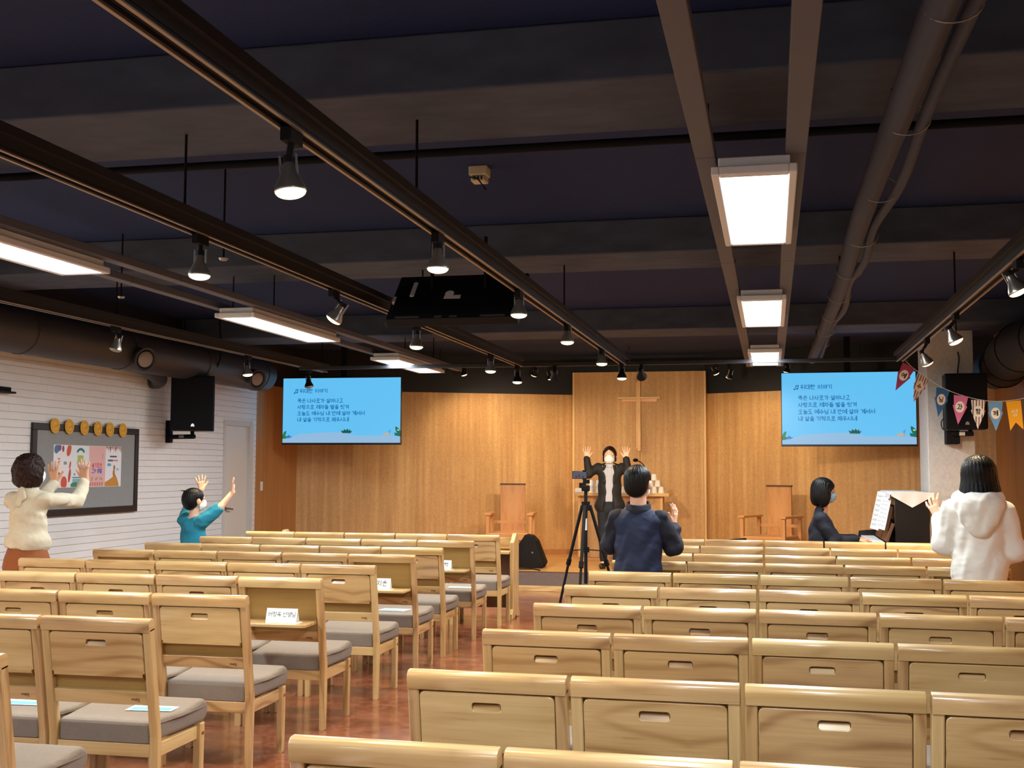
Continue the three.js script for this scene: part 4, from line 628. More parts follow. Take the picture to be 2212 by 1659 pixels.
  const b = thing('piano_bench', 'black piano bench under the seated pianist', 'bench', [0.5, 0, -12.62]); mesh('bench_seat', box(-0.17, 0.44, -0.35, 0.17, 0.5, 0.35, 0.015), M.black, b); for (const x of [-0.13, 0.13]) for (const z of [-0.31, 0.31]) mesh('leg', box(x - 0.02, 0, z - 0.02, x + 0.02, 0.44, z + 0.02), M.black, b);
}

// ------------------------------------------------------------------ bunting
{
  const P = [[1.30, 2.60], [1.395, 2.505], [1.50, 2.425], [1.66, 2.315], [1.82, 2.245], [1.975, 2.2], [2.13, 2.178], [2.29, 2.186], [2.44, 2.215], [2.7, 2.32]], Z = -12.15;
  solo('bunting_string', tube(P.map(([x, y]) => [x, y, Z]), 0.003, 60, false, 6), M.white, 'thin white string carrying the letter flags', 'string');
  const flag = (ch, bg, ink, kind) => canvasTex(128, 256, (g, w, h) => {
    g.fillStyle = bg; g.fillRect(0, 0, w, h); if (kind === 'stripe') { for (const x of [14, 42, 68, 94, 116]) { g.fillStyle = x % 4 ? '#40455a' : '#8a5a58'; g.fillRect(x, 0, 9, h); } }
    if (kind !== 'gold') { g.fillStyle = '#f4f1e6'; g.beginPath(); g.ellipse(64, 100, 40, 50, 0, 0, 7); g.fill(); }
    g.strokeStyle = ink; g.lineWidth = kind === 'gold' ? 10 : 7; g.lineCap = g.lineJoin = 'round'; const s = kind === 'gold' ? 64 : 46; syllable(g, ch, 64 - s / 2, 100 - s / 2 + (kind === 'gold' ? 4 : 0), s);
    if (kind === 'gold') { g.strokeStyle = '#fbf6e0'; g.lineWidth = 5; syllable(g, ch, 64 - s / 2, 104 - s / 2, s); } });
  const W = 0.135, H = 0.285;
  const tri = (gold) => { const s = gold ? poly([[-W / 2, 0], [W / 2, 0], [W / 2 - 0.004, -H], [0, -H * 0.74], [-W / 2 + 0.01, -H]]) : poly([[-W / 2, 0], [W / 2, 0], [W * 0.42, -H * 0.33], [W * 0.5, -H * 0.36], [0, -H], [-W * 0.5, -H * 0.36], [-W * 0.42, -H * 0.33]]);
    const g = extr(s, 0.002); const p = g.attributes.position, uv = g.attributes.uv; for (let i = 0; i < p.count; i++) uv.setXY(i, p.getX(i) / W + 0.5, 1 + p.getY(i) / H); return g; };
  const F = [['예', '#a8476c', '#2a2030', 'pink', 1.345, 2.545, -0.5, 0.1, 'dark pink flag in front of the right screen'], ['수', '#dfe0dc', '#2a2a34', 'stripe', 1.475, 2.44, -0.4, 0.4, 'striped flag on the pillar edge'], ['님', '#2f6fb0', '#1c2a40', 'blue', 1.66, 2.312, -0.2, 0.25, 'dark blue flag in front of the pillar'], ['과', '#d676a8', '#2a2030', 'pink', 1.825, 2.24, -0.12, 0, 'lighter pink flag in front of loudspeaker'], ['함', '#f0e8e0', '#2a2a34', 'stripe', 1.985, 2.195, -0.04, 0, 'striped white flag in front of loudspeaker'], ['께', '#6aa6da', '#1c2a40', 'blue', 2.14, 2.176, 0.0, 0, 'light blue flag right of loudspeaker'], ['성', '#f2b01c', '#c8a860', 'gold', 2.305, 2.184, 0.08, 0, 'yellow swallowtail flag with one white letter'], ['장', '#f2b01c', '#c8a860', 'gold', 2.485, 2.226, 0.14, 0, 'yellow swallowtail flag cut by right picture edge']];
  for (const [ch, bg, ink, kind, x, y, rz, ry, label] of F) { const m = solo('bunting_flag', tri(kind === 'gold'), std(0xffffff, 0.8, { map: flag(ch, bg, ink, kind) }), label, 'flag', 'letter flags of the bunting', [x, y - 0.004, Z + 0.004]); m.rotation.set(0, ry, rz); }
}

// ------------------------------------------------------------------ people: smooth-joined tapered bones, meshed on a grid
const C = (a, b, ra, rb = ra, k = 0.02, s = null, op = 'add') => ({ t: 0, a, b, ra, rb, k, s, op });
const EL = (c, r, k = 0.02, op = 'add', rz = 0, rx = 0) => ({ t: 1, c, r, k, op, rz, rx });
const PL = (n, o) => ({ t: 2, n, o, op: 'cut' }); // keeps the side that n points away from
function sdf(prims, x, y, z) {
  let d = 1e3;
  for (const p of prims) {
    let e;
    if (p.t === 0) {
      let qx = x, qy = y, qz = z, ax = p.a[0], ay = p.a[1], az = p.a[2], bx = p.b[0], by = p.b[1], bz = p.b[2], sc = 1;
      if (p.s) { const [sx, sy, sz] = p.s; qx /= sx; ax /= sx; bx /= sx; qy /= sy; ay /= sy; by /= sy; qz /= sz; az /= sz; bz /= sz; sc = Math.min(sx, sy, sz); }
      const dx = bx - ax, dy = by - ay, dz = bz - az, px = qx - ax, py = qy - ay, pz = qz - az, L = dx * dx + dy * dy + dz * dz;
      const h = L > 0 ? Math.max(0, Math.min(1, (px * dx + py * dy + pz * dz) / L)) : 0;
      const ex = px - dx * h, ey = py - dy * h, ez = pz - dz * h; e = (Math.sqrt(ex * ex + ey * ey + ez * ez) - (p.ra + (p.rb - p.ra) * h)) * sc;
    } else if (p.t === 1) {
      let px = x - p.c[0], py = y - p.c[1], pz = z - p.c[2];
      if (p.rz) { const c = Math.cos(p.rz), s = Math.sin(p.rz); [px, py] = [px * c + py * s, -px * s + py * c]; }
      if (p.rx) { const c = Math.cos(p.rx), s = Math.sin(p.rx); [py, pz] = [py * c + pz * s, -py * s + pz * c]; }
      const [a, b, c] = p.r, k0 = Math.sqrt((px / a) ** 2 + (py / b) ** 2 + (pz / c) ** 2), k1 = Math.sqrt((px / a / a) ** 2 + (py / b / b) ** 2 + (pz / c / c) ** 2); e = k1 > 1e-9 ? k0 * (k0 - 1) / k1 : -Math.min(a, b, c);
    } else { e = (x - p.o[0]) * p.n[0] + (y - p.o[1]) * p.n[1] + (z - p.o[2]) * p.n[2]; }
    if (p.op === 'add') { const k = p.k, h = Math.max(k - Math.abs(d - e), 0) / k; d = Math.min(d, e) - h * h * k * 0.25; }
    else if (p.op === 'sub') { e = -e; const k = p.k, h = Math.max(k - Math.abs(d - e), 0) / k; d = Math.max(d, e) + h * h * k * 0.25; }
    else d = Math.max(d, e);
  }
  return d;
}
function bounds(prims) {
  const lo = [1e9, 1e9, 1e9], hi = [-1e9, -1e9, -1e9];
  for (const p of prims) { if (p.op !== 'add') continue; for (let i = 0; i < 3; i++) { if (p.t === 0) { const m = p.s ? p.s[i] : 1, r = Math.max(p.ra, p.rb) * m; lo[i] = Math.min(lo[i], p.a[i] - r, p.b[i] - r); hi[i] = Math.max(hi[i], p.a[i] + r, p.b[i] + r); } else if (p.t === 1) { const r = Math.max(...p.r); const q = (p.rz || p.rx) ? r : p.r[i]; lo[i] = Math.min(lo[i], p.c[i] - q); hi[i] = Math.max(hi[i], p.c[i] + q); } } }
  return [lo.map((v) => v - 0.03), hi.map((v) => v + 0.03)];
}
function nets(prims, cell, wob = null) { // naive surface nets
  const [lo, hi] = bounds(prims), n = [0, 1, 2].map((i) => Math.ceil((hi[i] - lo[i]) / cell) + 1), [nx, ny, nz] = n, f = new Float32Array(nx * ny * nz);
  const F = wob ? (x, y, z) => sdf(prims, x, y, z) + wob(x, y, z) : (x, y, z) => sdf(prims, x, y, z);
  for (let k = 0, o = 0; k < nz; k++) for (let j = 0; j < ny; j++) for (let i = 0; i < nx; i++, o++) f[o] = F(lo[0] + i * cell, lo[1] + j * cell, lo[2] + k * cell);
  const id = new Int32Array(nx * ny * nz).fill(-1), pos = [], nor = [], idx = [], at = (i, j, k) => (k * ny + j) * nx + i;
  for (let k = 0; k < nz - 1; k++) for (let j = 0; j < ny - 1; j++) for (let i = 0; i < nx - 1; i++) {
    let m = 0, sx = 0, sy = 0, sz = 0, cnt = 0; const v = [];
    for (let c = 0; c < 8; c++) { const q = f[at(i + (c & 1), j + ((c >> 1) & 1), k + (c >> 2))]; v.push(q); if (q < 0) m |= 1 << c; }
    if (m === 0 || m === 255) continue;
    for (const [a, b] of EDGES) { if ((v[a] < 0) === (v[b] < 0)) continue; const t = v[a] / (v[a] - v[b]); sx += (a & 1) + ((b & 1) - (a & 1)) * t; sy += ((a >> 1) & 1) + (((b >> 1) & 1) - ((a >> 1) & 1)) * t; sz += (a >> 2) + ((b >> 2) - (a >> 2)) * t; cnt++; }
    const x = lo[0] + (i + sx / cnt) * cell, y = lo[1] + (j + sy / cnt) * cell, z = lo[2] + (k + sz / cnt) * cell, h = cell * 0.35;
    id[at(i, j, k)] = pos.length / 3; pos.push(x, y, z);
    const g = V(F(x + h, y, z) - F(x - h, y, z), F(x, y + h, z) - F(x, y - h, z), F(x, y, z + h) - F(x, y, z - h)).normalize(); nor.push(g.x, g.y, g.z);
  }
  const quad = (a, b, c, d, flip) => { if (a < 0 || b < 0 || c < 0 || d < 0) return; if (flip) idx.push(a, c, b, a, d, c); else idx.push(a, b, c, a, c, d); };
  for (let k = 1; k < nz - 1; k++) for (let j = 1; j < ny - 1; j++) for (let i = 1; i < nx - 1; i++) {
    const s = f[at(i, j, k)] < 0;
    if (s !== f[at(i + 1, j, k)] < 0) quad(id[at(i, j - 1, k - 1)], id[at(i, j, k - 1)], id[at(i, j, k)], id[at(i, j - 1, k)], !s);
    if (s !== f[at(i, j + 1, k)] < 0) quad(id[at(i - 1, j, k - 1)], id[at(i - 1, j, k)], id[at(i, j, k)], id[at(i, j, k - 1)], !s);
    if (s !== f[at(i, j, k + 1)] < 0) quad(id[at(i - 1, j - 1, k)], id[at(i, j - 1, k)], id[at(i, j, k)], id[at(i - 1, j, k)], !s);
  }
  const g = new THREE.BufferGeometry(); g.setAttribute('position', new THREE.Float32BufferAttribute(pos, 3)); g.setAttribute('normal', new THREE.Float32BufferAttribute(nor, 3)); g.setIndex(idx); return g;
}
const EDGES = [[0, 1], [2, 3], [4, 5], [6, 7], [0, 2], [1, 3], [4, 6], [5, 7], [0, 4], [1, 5], [2, 6], [3, 7]];
const lerp3 = (a, b, t) => [a[0] + (b[0] - a[0]) * t, a[1] + (b[1] - a[1]) * t, a[2] + (b[2] - a[2]) * t];
// a hand: wrist, direction of the fingers, palm normal, side of the thumb
function hand(w, dir, nrm, thumb, sc = 1, spread = 0.16, curl = 0.18, elbow = null) {
  const d = V(...dir).normalize(), n = V(...nrm); n.addScaledVector(d, -n.dot(d)).normalize(); const s = new THREE.Vector3().crossVectors(d, n).multiplyScalar(thumb), W = V(...w), out = [];
  const at = (u, v, q = 0) => { const p = W.clone().addScaledVector(d, u * sc).addScaledVector(s, v * sc).addScaledVector(n, q * sc); return [p.x, p.y, p.z]; };
  if (elbow) out.push(C(lerp3(w, elbow, 0.3), at(0.0, 0), 0.031 * sc, 0.026 * sc, 0.02));
  for (const v of [-0.028, -0.01, 0.01, 0.028]) out.push(C(at(-0.005, v * 0.45), at(0.082, v), 0.0165 * sc, 0.012 * sc, 0.014));
  [[-0.032, 0.060, -1.7], [-0.011, 0.076, -0.55], [0.011, 0.082, 0.45], [0.031, 0.073, 1.35]].forEach(([v, L, a]) => {
    const dd = d.clone().addScaledVector(s, a * spread).normalize(), b = V(...at(0.084, v)), m = b.clone().addScaledVector(dd, L * 0.52 * sc).addScaledVector(n, curl * 0.012 * sc), e = m.clone().addScaledVector(dd, L * 0.52 * sc).addScaledVector(n, curl * 0.06 * sc);
    out.push(C([b.x, b.y, b.z], [m.x, m.y, m.z], 0.0098 * sc, 0.0088 * sc, 0.006), C([m.x, m.y, m.z], [e.x, e.y, e.z], 0.0086 * sc, 0.0068 * sc, 0.006));
  });
  const t1 = at(0.055, 0.052, 0.012), t2 = at(0.088, 0.075, 0.018); out.push(C(at(0.015, 0.018), t1, 0.0165 * sc, 0.0115 * sc, 0.012), C(t1, t2, 0.0108 * sc, 0.0085 * sc, 0.006));
  return out;
}
const HEAD = [EL([0, 0.028, -0.014], [0.074, 0.088, 0.091], 0.03), EL([0, -0.042, 0.02], [0.055, 0.07, 0.066], 0.05), C([0, 0.012, 0.078], [0, -0.026, 0.094], 0.008, 0.0125, 0.014), EL([0, 0.018, 0.066], [0.056, 0.014, 0.018], 0.02), EL([0, -0.062, 0.074], [0.024, 0.011, 0.012], 0.012), EL([0, -0.09, 0.066], [0.02, 0.016, 0.016], 0.02), EL([0.031, -0.002, 0.086], [0.016, 0.011, 0.013], 0.014, 'sub'), EL([-0.031, -0.002, 0.086], [0.016, 0.011, 0.013], 0.014, 'sub'), EL([0.08, -0.01, -0.01], [0.013, 0.032, 0.021], 0.01), EL([-0.08, -0.01, -0.01], [0.013, 0.032, 0.021], 0.01)];
const eyeMat = std(0x2a1c16, 0.3), lidMat = std(0x4a2c20, 0.7);
// o: H, pose joints, meshes of clothing; every joint in the person's own frame, facing +z
function person(o) {
  const t = thing('person', o.label, 'person', o.pos, o.turn); if (o.wide) t.scale.set(o.wide, 1, o.wide);
  const hm = new THREE.Matrix4().compose(V(...o.head), new THREE.Quaternion().setFromEuler(new THREE.Euler(o.nod ?? 0, o.look ?? 0, o.lean ?? 0, 'YXZ')), V(1, 1, 1).multiplyScalar(o.hs ?? 1));
  const parts = [nets(o.body, 0.0125)];
  const hg = nets(HEAD, 0.0045); hg.applyMatrix4(hm); parts.push(hg);
  for (const h of o.hands ?? []) parts.push(nets(h, 0.0032));
  mesh('body', mergeGeometries(parts), o.skin ?? M.skin, t);
  for (const c of o.clothes) { const m = mesh(c.name, nets(c.p, c.cell ?? 0.0115, c.wob), c.mat, t); if (c.label) m.userData = { label: c.label }; }
  if (o.hair) { const g = nets(o.hair, 0.006, o.hairWob); g.applyMatrix4(hm); mesh('hair', g, o.hairMat, t); }
  if (o.mask) {
    const shell = [EL([0, -0.05, 0.03], [0.068, 0.062, 0.077], 0.01), EL([0, -0.03, 0.085], [0.03, 0.03, 0.026], 0.03), PL([0, 1, 0.25], [0, -0.004, 0.1]), PL([0, 0, -1], [0, 0, 0.012]), EL([0, -0.048, 0.012], [0.056, 0.066, 0.068], 0.004, 'sub')];
    const g = nets(shell, 0.004, o.pleat ? (x, y, z) => 0.0014 * Math.sin(y * 260) : null); g.applyMatrix4(hm); mesh('face_mask', g, o.mask, t);
    for (const s of [-1, 1]) { const l = tube([[s * 0.058, -0.012, 0.03], [s * 0.076, 0.012, 0.0], [s * 0.084, 0.005, -0.026], [s * 0.078, -0.03, -0.02], [s * 0.056, -0.07, 0.03]], 0.0022, 20, false, 6); l.applyMatrix4(hm); mesh('ear_loop', l, o.mask, t); }
  }
  for (const s of [-1, 1]) {
    const e = o.eyesShut ? tube([[s * 0.018, -0.001, 0.082], [s * 0.031, -0.006, 0.081], [s * 0.045, -0.002, 0.074]], 0.0028, 10, false, 6) : new THREE.SphereGeometry(0.0085, 12, 8).scale(1.3, 0.75, 0.6).translate(s * 0.031, -0.002, 0.0735);
    e.applyMatrix4(hm); mesh('eye', e, o.eyesShut ? lidMat : eyeMat, t);
    const b = tube([[s * 0.016, 0.021, 0.083], [s * 0.032, 0.026, 0.08], [s * 0.05, 0.019, 0.069]], 0.003, 10, false, 6); b.applyMatrix4(hm); mesh('eyebrow', b, lidMat, t);
  }
  return t;
}
const fold = (amp, f) => (x, y, z) => amp * (1.3 * Math.sin(y * f + x * 23 + Math.sin(x * 40 + z * 31) * 1.4) + 1.9 * (vnoise(x * 17 + z * 11, y * 26 - x * 9, 41) - 0.5) + 0.8 * (vnoise(x * 38 - z * 21, y * 52 + z * 12, 47) - 0.5));
const strand = (amp) => (x, y, z) => amp * Math.min(1, (x * x + (z + 0.02) * (z + 0.02)) / 0.004) * (Math.sin(Math.atan2(x, z) * 34 + y * 22) * 0.6 + Math.sin(Math.atan2(x, z) * 71 - y * 15) * 0.4);
const black = std(0x17130f, 0.75), hairDark = std(0x0b0908, 0.45, { specularIntensity: 0.45 }), hairBrown = std(0x24100a, 0.55, { specularIntensity: 0.4 }), shoeMat = std(0x14110f, 0.35), maskWhite = std(0xf2efe6, 0.85), maskBlue = std(0x9ec4dc, 0.85);
const legs = (hy, hw, ky, fz = 0, r = 1, kz = 0) => [-1, 1].flatMap((s) => [C([s * hw, hy, 0], [s * hw * 1.02, ky, 0.015 + kz], 0.078 * r, 0.05 * r, 0.04), C([s * hw * 1.02, ky, 0.015 + kz], [s * hw * 1.02, 0.075, -0.01], 0.05 * r, 0.032 * r, 0.03), C([s * hw * 1.02, 0.045, -0.03], [s * hw * 1.1, 0.03, 0.13], 0.036 * r, 0.026 * r, 0.03)]);
const trousers = (hy, hw, ky, r, waist) => [C([0, hy + 0.0, 0], [0, waist, 0], 0.125 * r, 0.115 * r, 0.03, [1.12, 1, 0.82]), ...[-1, 1].flatMap((s) => [C([s * hw, hy, 0], [s * hw * 1.02, ky, 0.015], 0.092 * r, 0.066 * r, 0.03), C([s * hw * 1.02, ky, 0.015], [s * hw * 1.02, 0.10, -0.01], 0.066 * r, 0.052 * r, 0.03)]), PL([0, -1, 0], [0, 0.085, 0]), PL([0, 1, 0], [0, waist + 0.05, 0])];
const shoes = (hw, r = 1, mat = shoeMat) => [-1, 1].map((s) => ({ name: 'shoe', mat, cell: 0.008, p: [C([s * hw * 1.02, 0.035, -0.04], [s * hw * 1.1, 0.032, 0.09], 0.042 * r, 0.04 * r, 0.03), C([s * hw * 1.1, 0.03, 0.09], [s * hw * 1.14, 0.026, 0.165], 0.04 * r, 0.026 * r, 0.03), PL([0, -1, 0], [0, 0.0, 0]), PL([0, 1, 0.1], [0, 0.075, 0])] }));

// --- woman leading the song on stage, arms raised, facing the hall
{
  const shirtM = std(0xb6b5bc, 0.8), R = { s: [-0.155, 1.285, 0], e: [-0.262, 1.2, 0.07], w: [-0.29, 1.395, 0.06] }, L = { s: [0.155, 1.285, 0], e: [0.245, 1.215, 0.07], w: [0.215, 1.395, 0.06] };
  const arms = (a, b, c, k) => [R, L].flatMap((q) => [C(q.s, q.e, a, b, k), C(q.e, lerp3(q.e, q.w, 0.98), b, c, k)]);
  person({ label: 'person in black suit with both hands raised, singing on the stage', pos: [-2.035, YS, -14.98], turn: 0.06, head: [0, 1.435, 0.03], nod: -0.12, hs: 0.98, skin: M.skinLight, eyesShut: true,
    body: [C([0, 0.8, 0], [0, 1.2, 0], 0.1, 0.1, 0.03, [1.1, 1, 0.75]), C([-0.12, 1.275, 0], [0.12, 1.275, 0], 0.05, 0.05, 0.03), C([0, 1.25, 0], [0, 1.36, 0.012], 0.048, 0.046, 0.03), ...arms(0.038, 0.033, 0.026, 0.02), ...legs(0.76, 0.082, 0.42)],
    hands: [hand(R.w, [0.0, 1, -0.06], [0, 0, 1], 1, 0.94, 0.2, 0.12, R.e), hand(L.w, [0.0, 1, -0.06], [0, 0, 1], -1, 0.94, 0.2, 0.12, L.e)],
    clothes: [
      { name: 'trousers', mat: std(0x10131c, 0.8), p: trousers(0.76, 0.082, 0.42, 0.92, 0.86), wob: fold(0.0015, 40) },
      { name: 'shirt', mat: std(0xb2b1b8, 0.8), wob: fold(0.0009, 46), p: [C([0, 0.86, 0.014], [0, 1.2, 0.016], 0.104, 0.106, 0.04, [1.1, 1, 0.84]), C([0, 1.2, 0.01], [0, 1.315, 0.012], 0.06, 0.057, 0.05), PL([0, 1, -0.35], [0, 1.325, 0.02]), PL([0, -1, 0], [0, 0.845, 0])] },
      { name: 'jacket', mat: black, cell: 0.0085, wob: fold(0.0012, 38), p: [C([0, 0.82, 0], [0, 1.17, 0], 0.135, 0.13, 0.05, [1.13, 1, 0.8]), EL([0, 0.79, -0.005], [0.195, 0.13, 0.135], 0.05), C([-0.14, 1.262, -0.01], [0.14, 1.262, -0.01], 0.058, 0.058, 0.05), C([-0.06, 1.3, -0.012], [0.06, 1.3, -0.012], 0.042, 0.042, 0.03), ...arms(0.06, 0.052, 0.044, 0.03), PL([0, -1, 0], [0, 0.715, 0]), C([0.004, 1.36, 0.1], [0.0, 1.02, 0.14], 0.05, 0.052, 0.015, null, 'sub'), C([0.0, 1.02, 0.15], [-0.015, 0.66, 0.17], 0.058, 0.105, 0.015, null, 'sub'), C([0, 1.3, 0.02], [0, 1.5, 0.02], 0.064, 0.075, 0.01, null, 'sub')] },
      ...[-1, 1].map((s) => ({ name: 'lapel', mat: black, p: [C([s * 0.055, 1.3, 0.055], [s * 0.066, 1.1, 0.113], 0.022, 0.017, 0.02, [1, 1, 0.5])], cell: 0.008 })),
      ...[-1, 1].map((s) => ({ name: 'collar_wing', mat: shirtM, p: [C([s * 0.042, 1.322, 0.03], [s * 0.016, 1.285, 0.082], 0.014, 0.011, 0.01)], cell: 0.006 })),
      ...shoes(0.082, 0.92)],
    hair: [EL([0, 0.036, -0.02], [0.087, 0.095, 0.1], 0.02), EL([0.078, -0.015, -0.012], [0.013, 0.07, 0.026], 0.02), EL([-0.078, -0.015, -0.012], [0.013, 0.07, 0.026], 0.02), EL([0, -0.05, -0.08], [0.06, 0.09, 0.03], 0.04), EL([0, -0.06, 0.085], [0.083, 0.122, 0.085], 0.01, 'sub'), EL([-0.006, 0.045, 0.105], [0.016, 0.055, 0.04], 0.02, 'sub'), EL([0.03, 0.03, 0.108], [0.028, 0.034, 0.03], 0.01, 'sub'), EL([-0.036, 0.03, 0.108], [0.024, 0.034, 0.03], 0.01, 'sub')], hairMat: hairBrown, hairWob: strand(0.0022), mask: maskWhite, pleat: true });
}
// --- boy in navy jacket, seen from behind, arms bent
{
  const R = { s: [-0.135, 1.165, -0.005], e: [-0.222, 0.985, 0.05], w: [-0.222, 1.115, 0.19] }, L = { s: [0.135, 1.165, -0.005], e: [0.185, 0.985, 0.06], w: [0.125, 1.1, 0.2] };
  const arms = (a, b, c, k) => [R, L].flatMap((q) => [C(q.s, q.e, a, b, k), C(q.e, lerp3(q.e, q.w, 0.92), b, c, k)]);
  const navy = std(0x13203f, 0.75, { sheen: 0.3, sheenColor: new THREE.Color(0x2a3a66) }), sleeve = std(0x0b1122, 0.8);
  person({ label: 'person in navy blue jacket with short black hair, seen from behind', pos: [-0.888, 0, -7.96], wide: 1.035, turn: Math.PI + 0.05, head: [0, 1.405, 0.02], look: -0.22, hs: 1.0, skin: M.skinChild,
    body: [C([0, 0.72, 0], [0, 1.12, 0], 0.1, 0.1, 0.03, [1.1, 1, 0.75]), C([-0.1, 1.14, 0], [0.1, 1.14, 0], 0.04, 0.04, 0.03), C([0, 1.15, 0], [0, 1.33, 0.012], 0.056, 0.053, 0.03), ...arms(0.036, 0.032, 0.025, 0.02), ...legs(0.7, 0.08, 0.39, 0, 0.95)],
    hands: [hand(R.w, [-0.12, 0.93, 0.1], [0.9, 0, 0.35], 1, 0.88, 0.22, 0.3, R.e), hand(L.w, [-0.1, 0.95, 0.2], [-0.9, 0, 0.3], -1, 0.88, 0.1, 0.3, L.e)],
    clothes: [
      { name: 'jacket', mat: navy, wob: fold(0.0035, 34), p: [C([0, 0.86, -0.005], [0, 1.08, -0.01], 0.135, 0.135, 0.05, [1.12, 1, 0.82]), C([-0.1, 1.15, -0.012], [0.1, 1.15, -0.012], 0.07, 0.07, 0.05), C([-0.035, 1.195, -0.01], [0.035, 1.195, -0.01], 0.05, 0.05, 0.05), C([0, 0.82, 0], [0, 0.78, 0], 0.14, 0.135, 0.03, [1.06, 1, 0.82]), PL([0, -1, 0], [0, 0.7, 0]), C([0, 1.2, 0.0], [0, 1.4, 0.02], 0.06, 0.07, 0.01, null, 'sub')] },
      ...[R, L].map((q) => ({ name: 'sleeve', mat: sleeve, wob: fold(0.004, 44), p: [C(q.s, q.e, 0.068, 0.064, 0.03), C(q.e, lerp3(q.e, q.w, 0.92), 0.064, 0.045, 0.03)] })),
      { name: 'collar', mat: sleeve, p: [C([0, 1.222, 0], [0, 1.268, 0.004], 0.09, 0.078, 0.01), C([0, 1.16, 0.01], [0, 1.34, 0.01], 0.066, 0.066, 0.006, null, 'sub'), PL([0, 1, -0.25], [0, 1.275, 0]), PL([0, -1, 0], [0, 1.2, 0])], cell: 0.007 },
      { name: 'trousers', mat: std(0x1c1e26, 0.85), p: trousers(0.7, 0.08, 0.39, 0.92, 0.8) }, ...shoes(0.08, 0.95)],
    hair: [EL([0, 0.036, -0.02], [0.089, 0.094, 0.105], 0.02), EL([0, -0.03, -0.06], [0.074, 0.066, 0.055], 0.04), EL([0, -0.06, 0.08], [0.075, 0.105, 0.075], 0.015, 'sub'), EL([0.094, -0.024, -0.006], [0.03, 0.05, 0.04], 0.012, 'sub'), EL([-0.094, -0.024, -0.006], [0.03, 0.05, 0.04], 0.012, 'sub'), PL([0, -1, 0.1], [0, -0.105, 0])], hairMat: hairDark, hairWob: strand(0.0015), mask: maskWhite });
}
// --- woman in white hoodie, seen from behind
{
  const R = { s: [-0.145, 1.245, -0.01], e: [-0.2, 1.0, 0.03], w: [-0.12, 1.09, 0.2] }, L = { s: [0.145, 1.245, -0.01], e: [0.2, 1.03, 0.05], w: [0.225, 1.185, 0.18] };
  const arms = (a, b, c, k) => [R, L].flatMap((q) => [C(q.s, q.e, a, b, k), C(q.e, lerp3(q.e, q.w, 0.96), b, c, k)]);
  const hood = std(0xe6e3d9, 0.9, { sheen: 0.4, sheenColor: new THREE.Color(0xffffff) });
  person({ label: 'person in white hooded sweatshirt with long black hair, seen from behind', pos: [1.288, 0, -8.0], wide: 1.03, turn: Math.PI - 0.1, head: [0, 1.475, 0.015], look: 0.3, skin: M.skinLight,
    body: [C([0, 0.78, 0], [0, 1.2, 0], 0.1, 0.1, 0.03, [1.1, 1, 0.75]), C([-0.11, 1.23, 0], [0.11, 1.23, 0], 0.042, 0.042, 0.03), C([0, 1.25, 0], [0, 1.4, 0.01], 0.052, 0.048, 0.03), ...arms(0.036, 0.032, 0.025, 0.02), ...legs(0.76, 0.082, 0.42)],
    hands: [hand(L.w, [0.32, 0.85, 0.2], [-0.6, 0.1, 0.7], -1, 0.98, 0.3, 0.3, L.e), hand(R.w, [0.2, 0.9, 0.3], [0.8, 0, 0.4], 1, 0.95, 0.1, 0.3, R.e)],
    clothes: [
      { name: 'sweatshirt', mat: hood, wob: fold(0.003, 24), p: [C([0, 0.88, -0.005], [0, 1.14, -0.01], 0.14, 0.142, 0.05, [1.1, 1, 0.85]), C([0, 0.74, -0.005], [0, 0.9, -0.005], 0.148, 0.14, 0.04, [1.08, 1, 0.88]), C([-0.1, 1.235, -0.012], [0.1, 1.235, -0.012], 0.072, 0.072, 0.05), C([-0.04, 1.285, -0.01], [0.04, 1.285, -0.01], 0.06, 0.06, 0.06), ...arms(0.072, 0.074, 0.05, 0.035), PL([0, -1, 0], [0, 0.68, 0]), C([0, 1.32, 0.01], [0, 1.5, 0.02], 0.062, 0.07, 0.01, null, 'sub')] },
      { name: 'hood', mat: hood, wob: fold(0.003, 28), p: [EL([0, 1.29, -0.09], [0.155, 0.085, 0.09], 0.04), EL([0, 1.215, -0.125], [0.115, 0.105, 0.055], 0.06), EL([0, 1.14, -0.135], [0.05, 0.06, 0.03], 0.06), C([-0.11, 1.325, -0.03], [0.11, 1.325, -0.03], 0.05, 0.05, 0.04), C([0, 1.36, 0.0], [0, 1.56, -0.03], 0.085, 0.12, 0.02, null, 'sub'), EL([0, 1.4, -0.06], [0.1, 0.075, 0.06], 0.02, 'sub')], cell: 0.009 },
      { name: 'trousers', mat: std(0x2a2d36, 0.85), p: trousers(0.76, 0.082, 0.42, 0.95, 0.86) }, ...shoes(0.082, 0.95, std(0xcfcac2, 0.6))],
    hair: [EL([0, 0.034, -0.02], [0.093, 0.095, 0.106], 0.02), C([0, -0.0, -0.045], [0, -0.14, -0.075], 0.088, 0.1, 0.05, [1.1, 1, 0.7]), C([0.05, -0.02, -0.03], [0.1, -0.16, -0.05], 0.045, 0.04, 0.04), C([-0.05, -0.02, -0.03], [-0.1, -0.16, -0.05], 0.045, 0.04, 0.04), EL([0, -0.06, 0.085], [0.07, 0.11, 0.078], 0.015, 'sub'), PL([0, -1, 0.05], [0, -0.19, 0])], hairMat: hairDark, hairWob: strand(0.0018), mask: maskWhite });
}
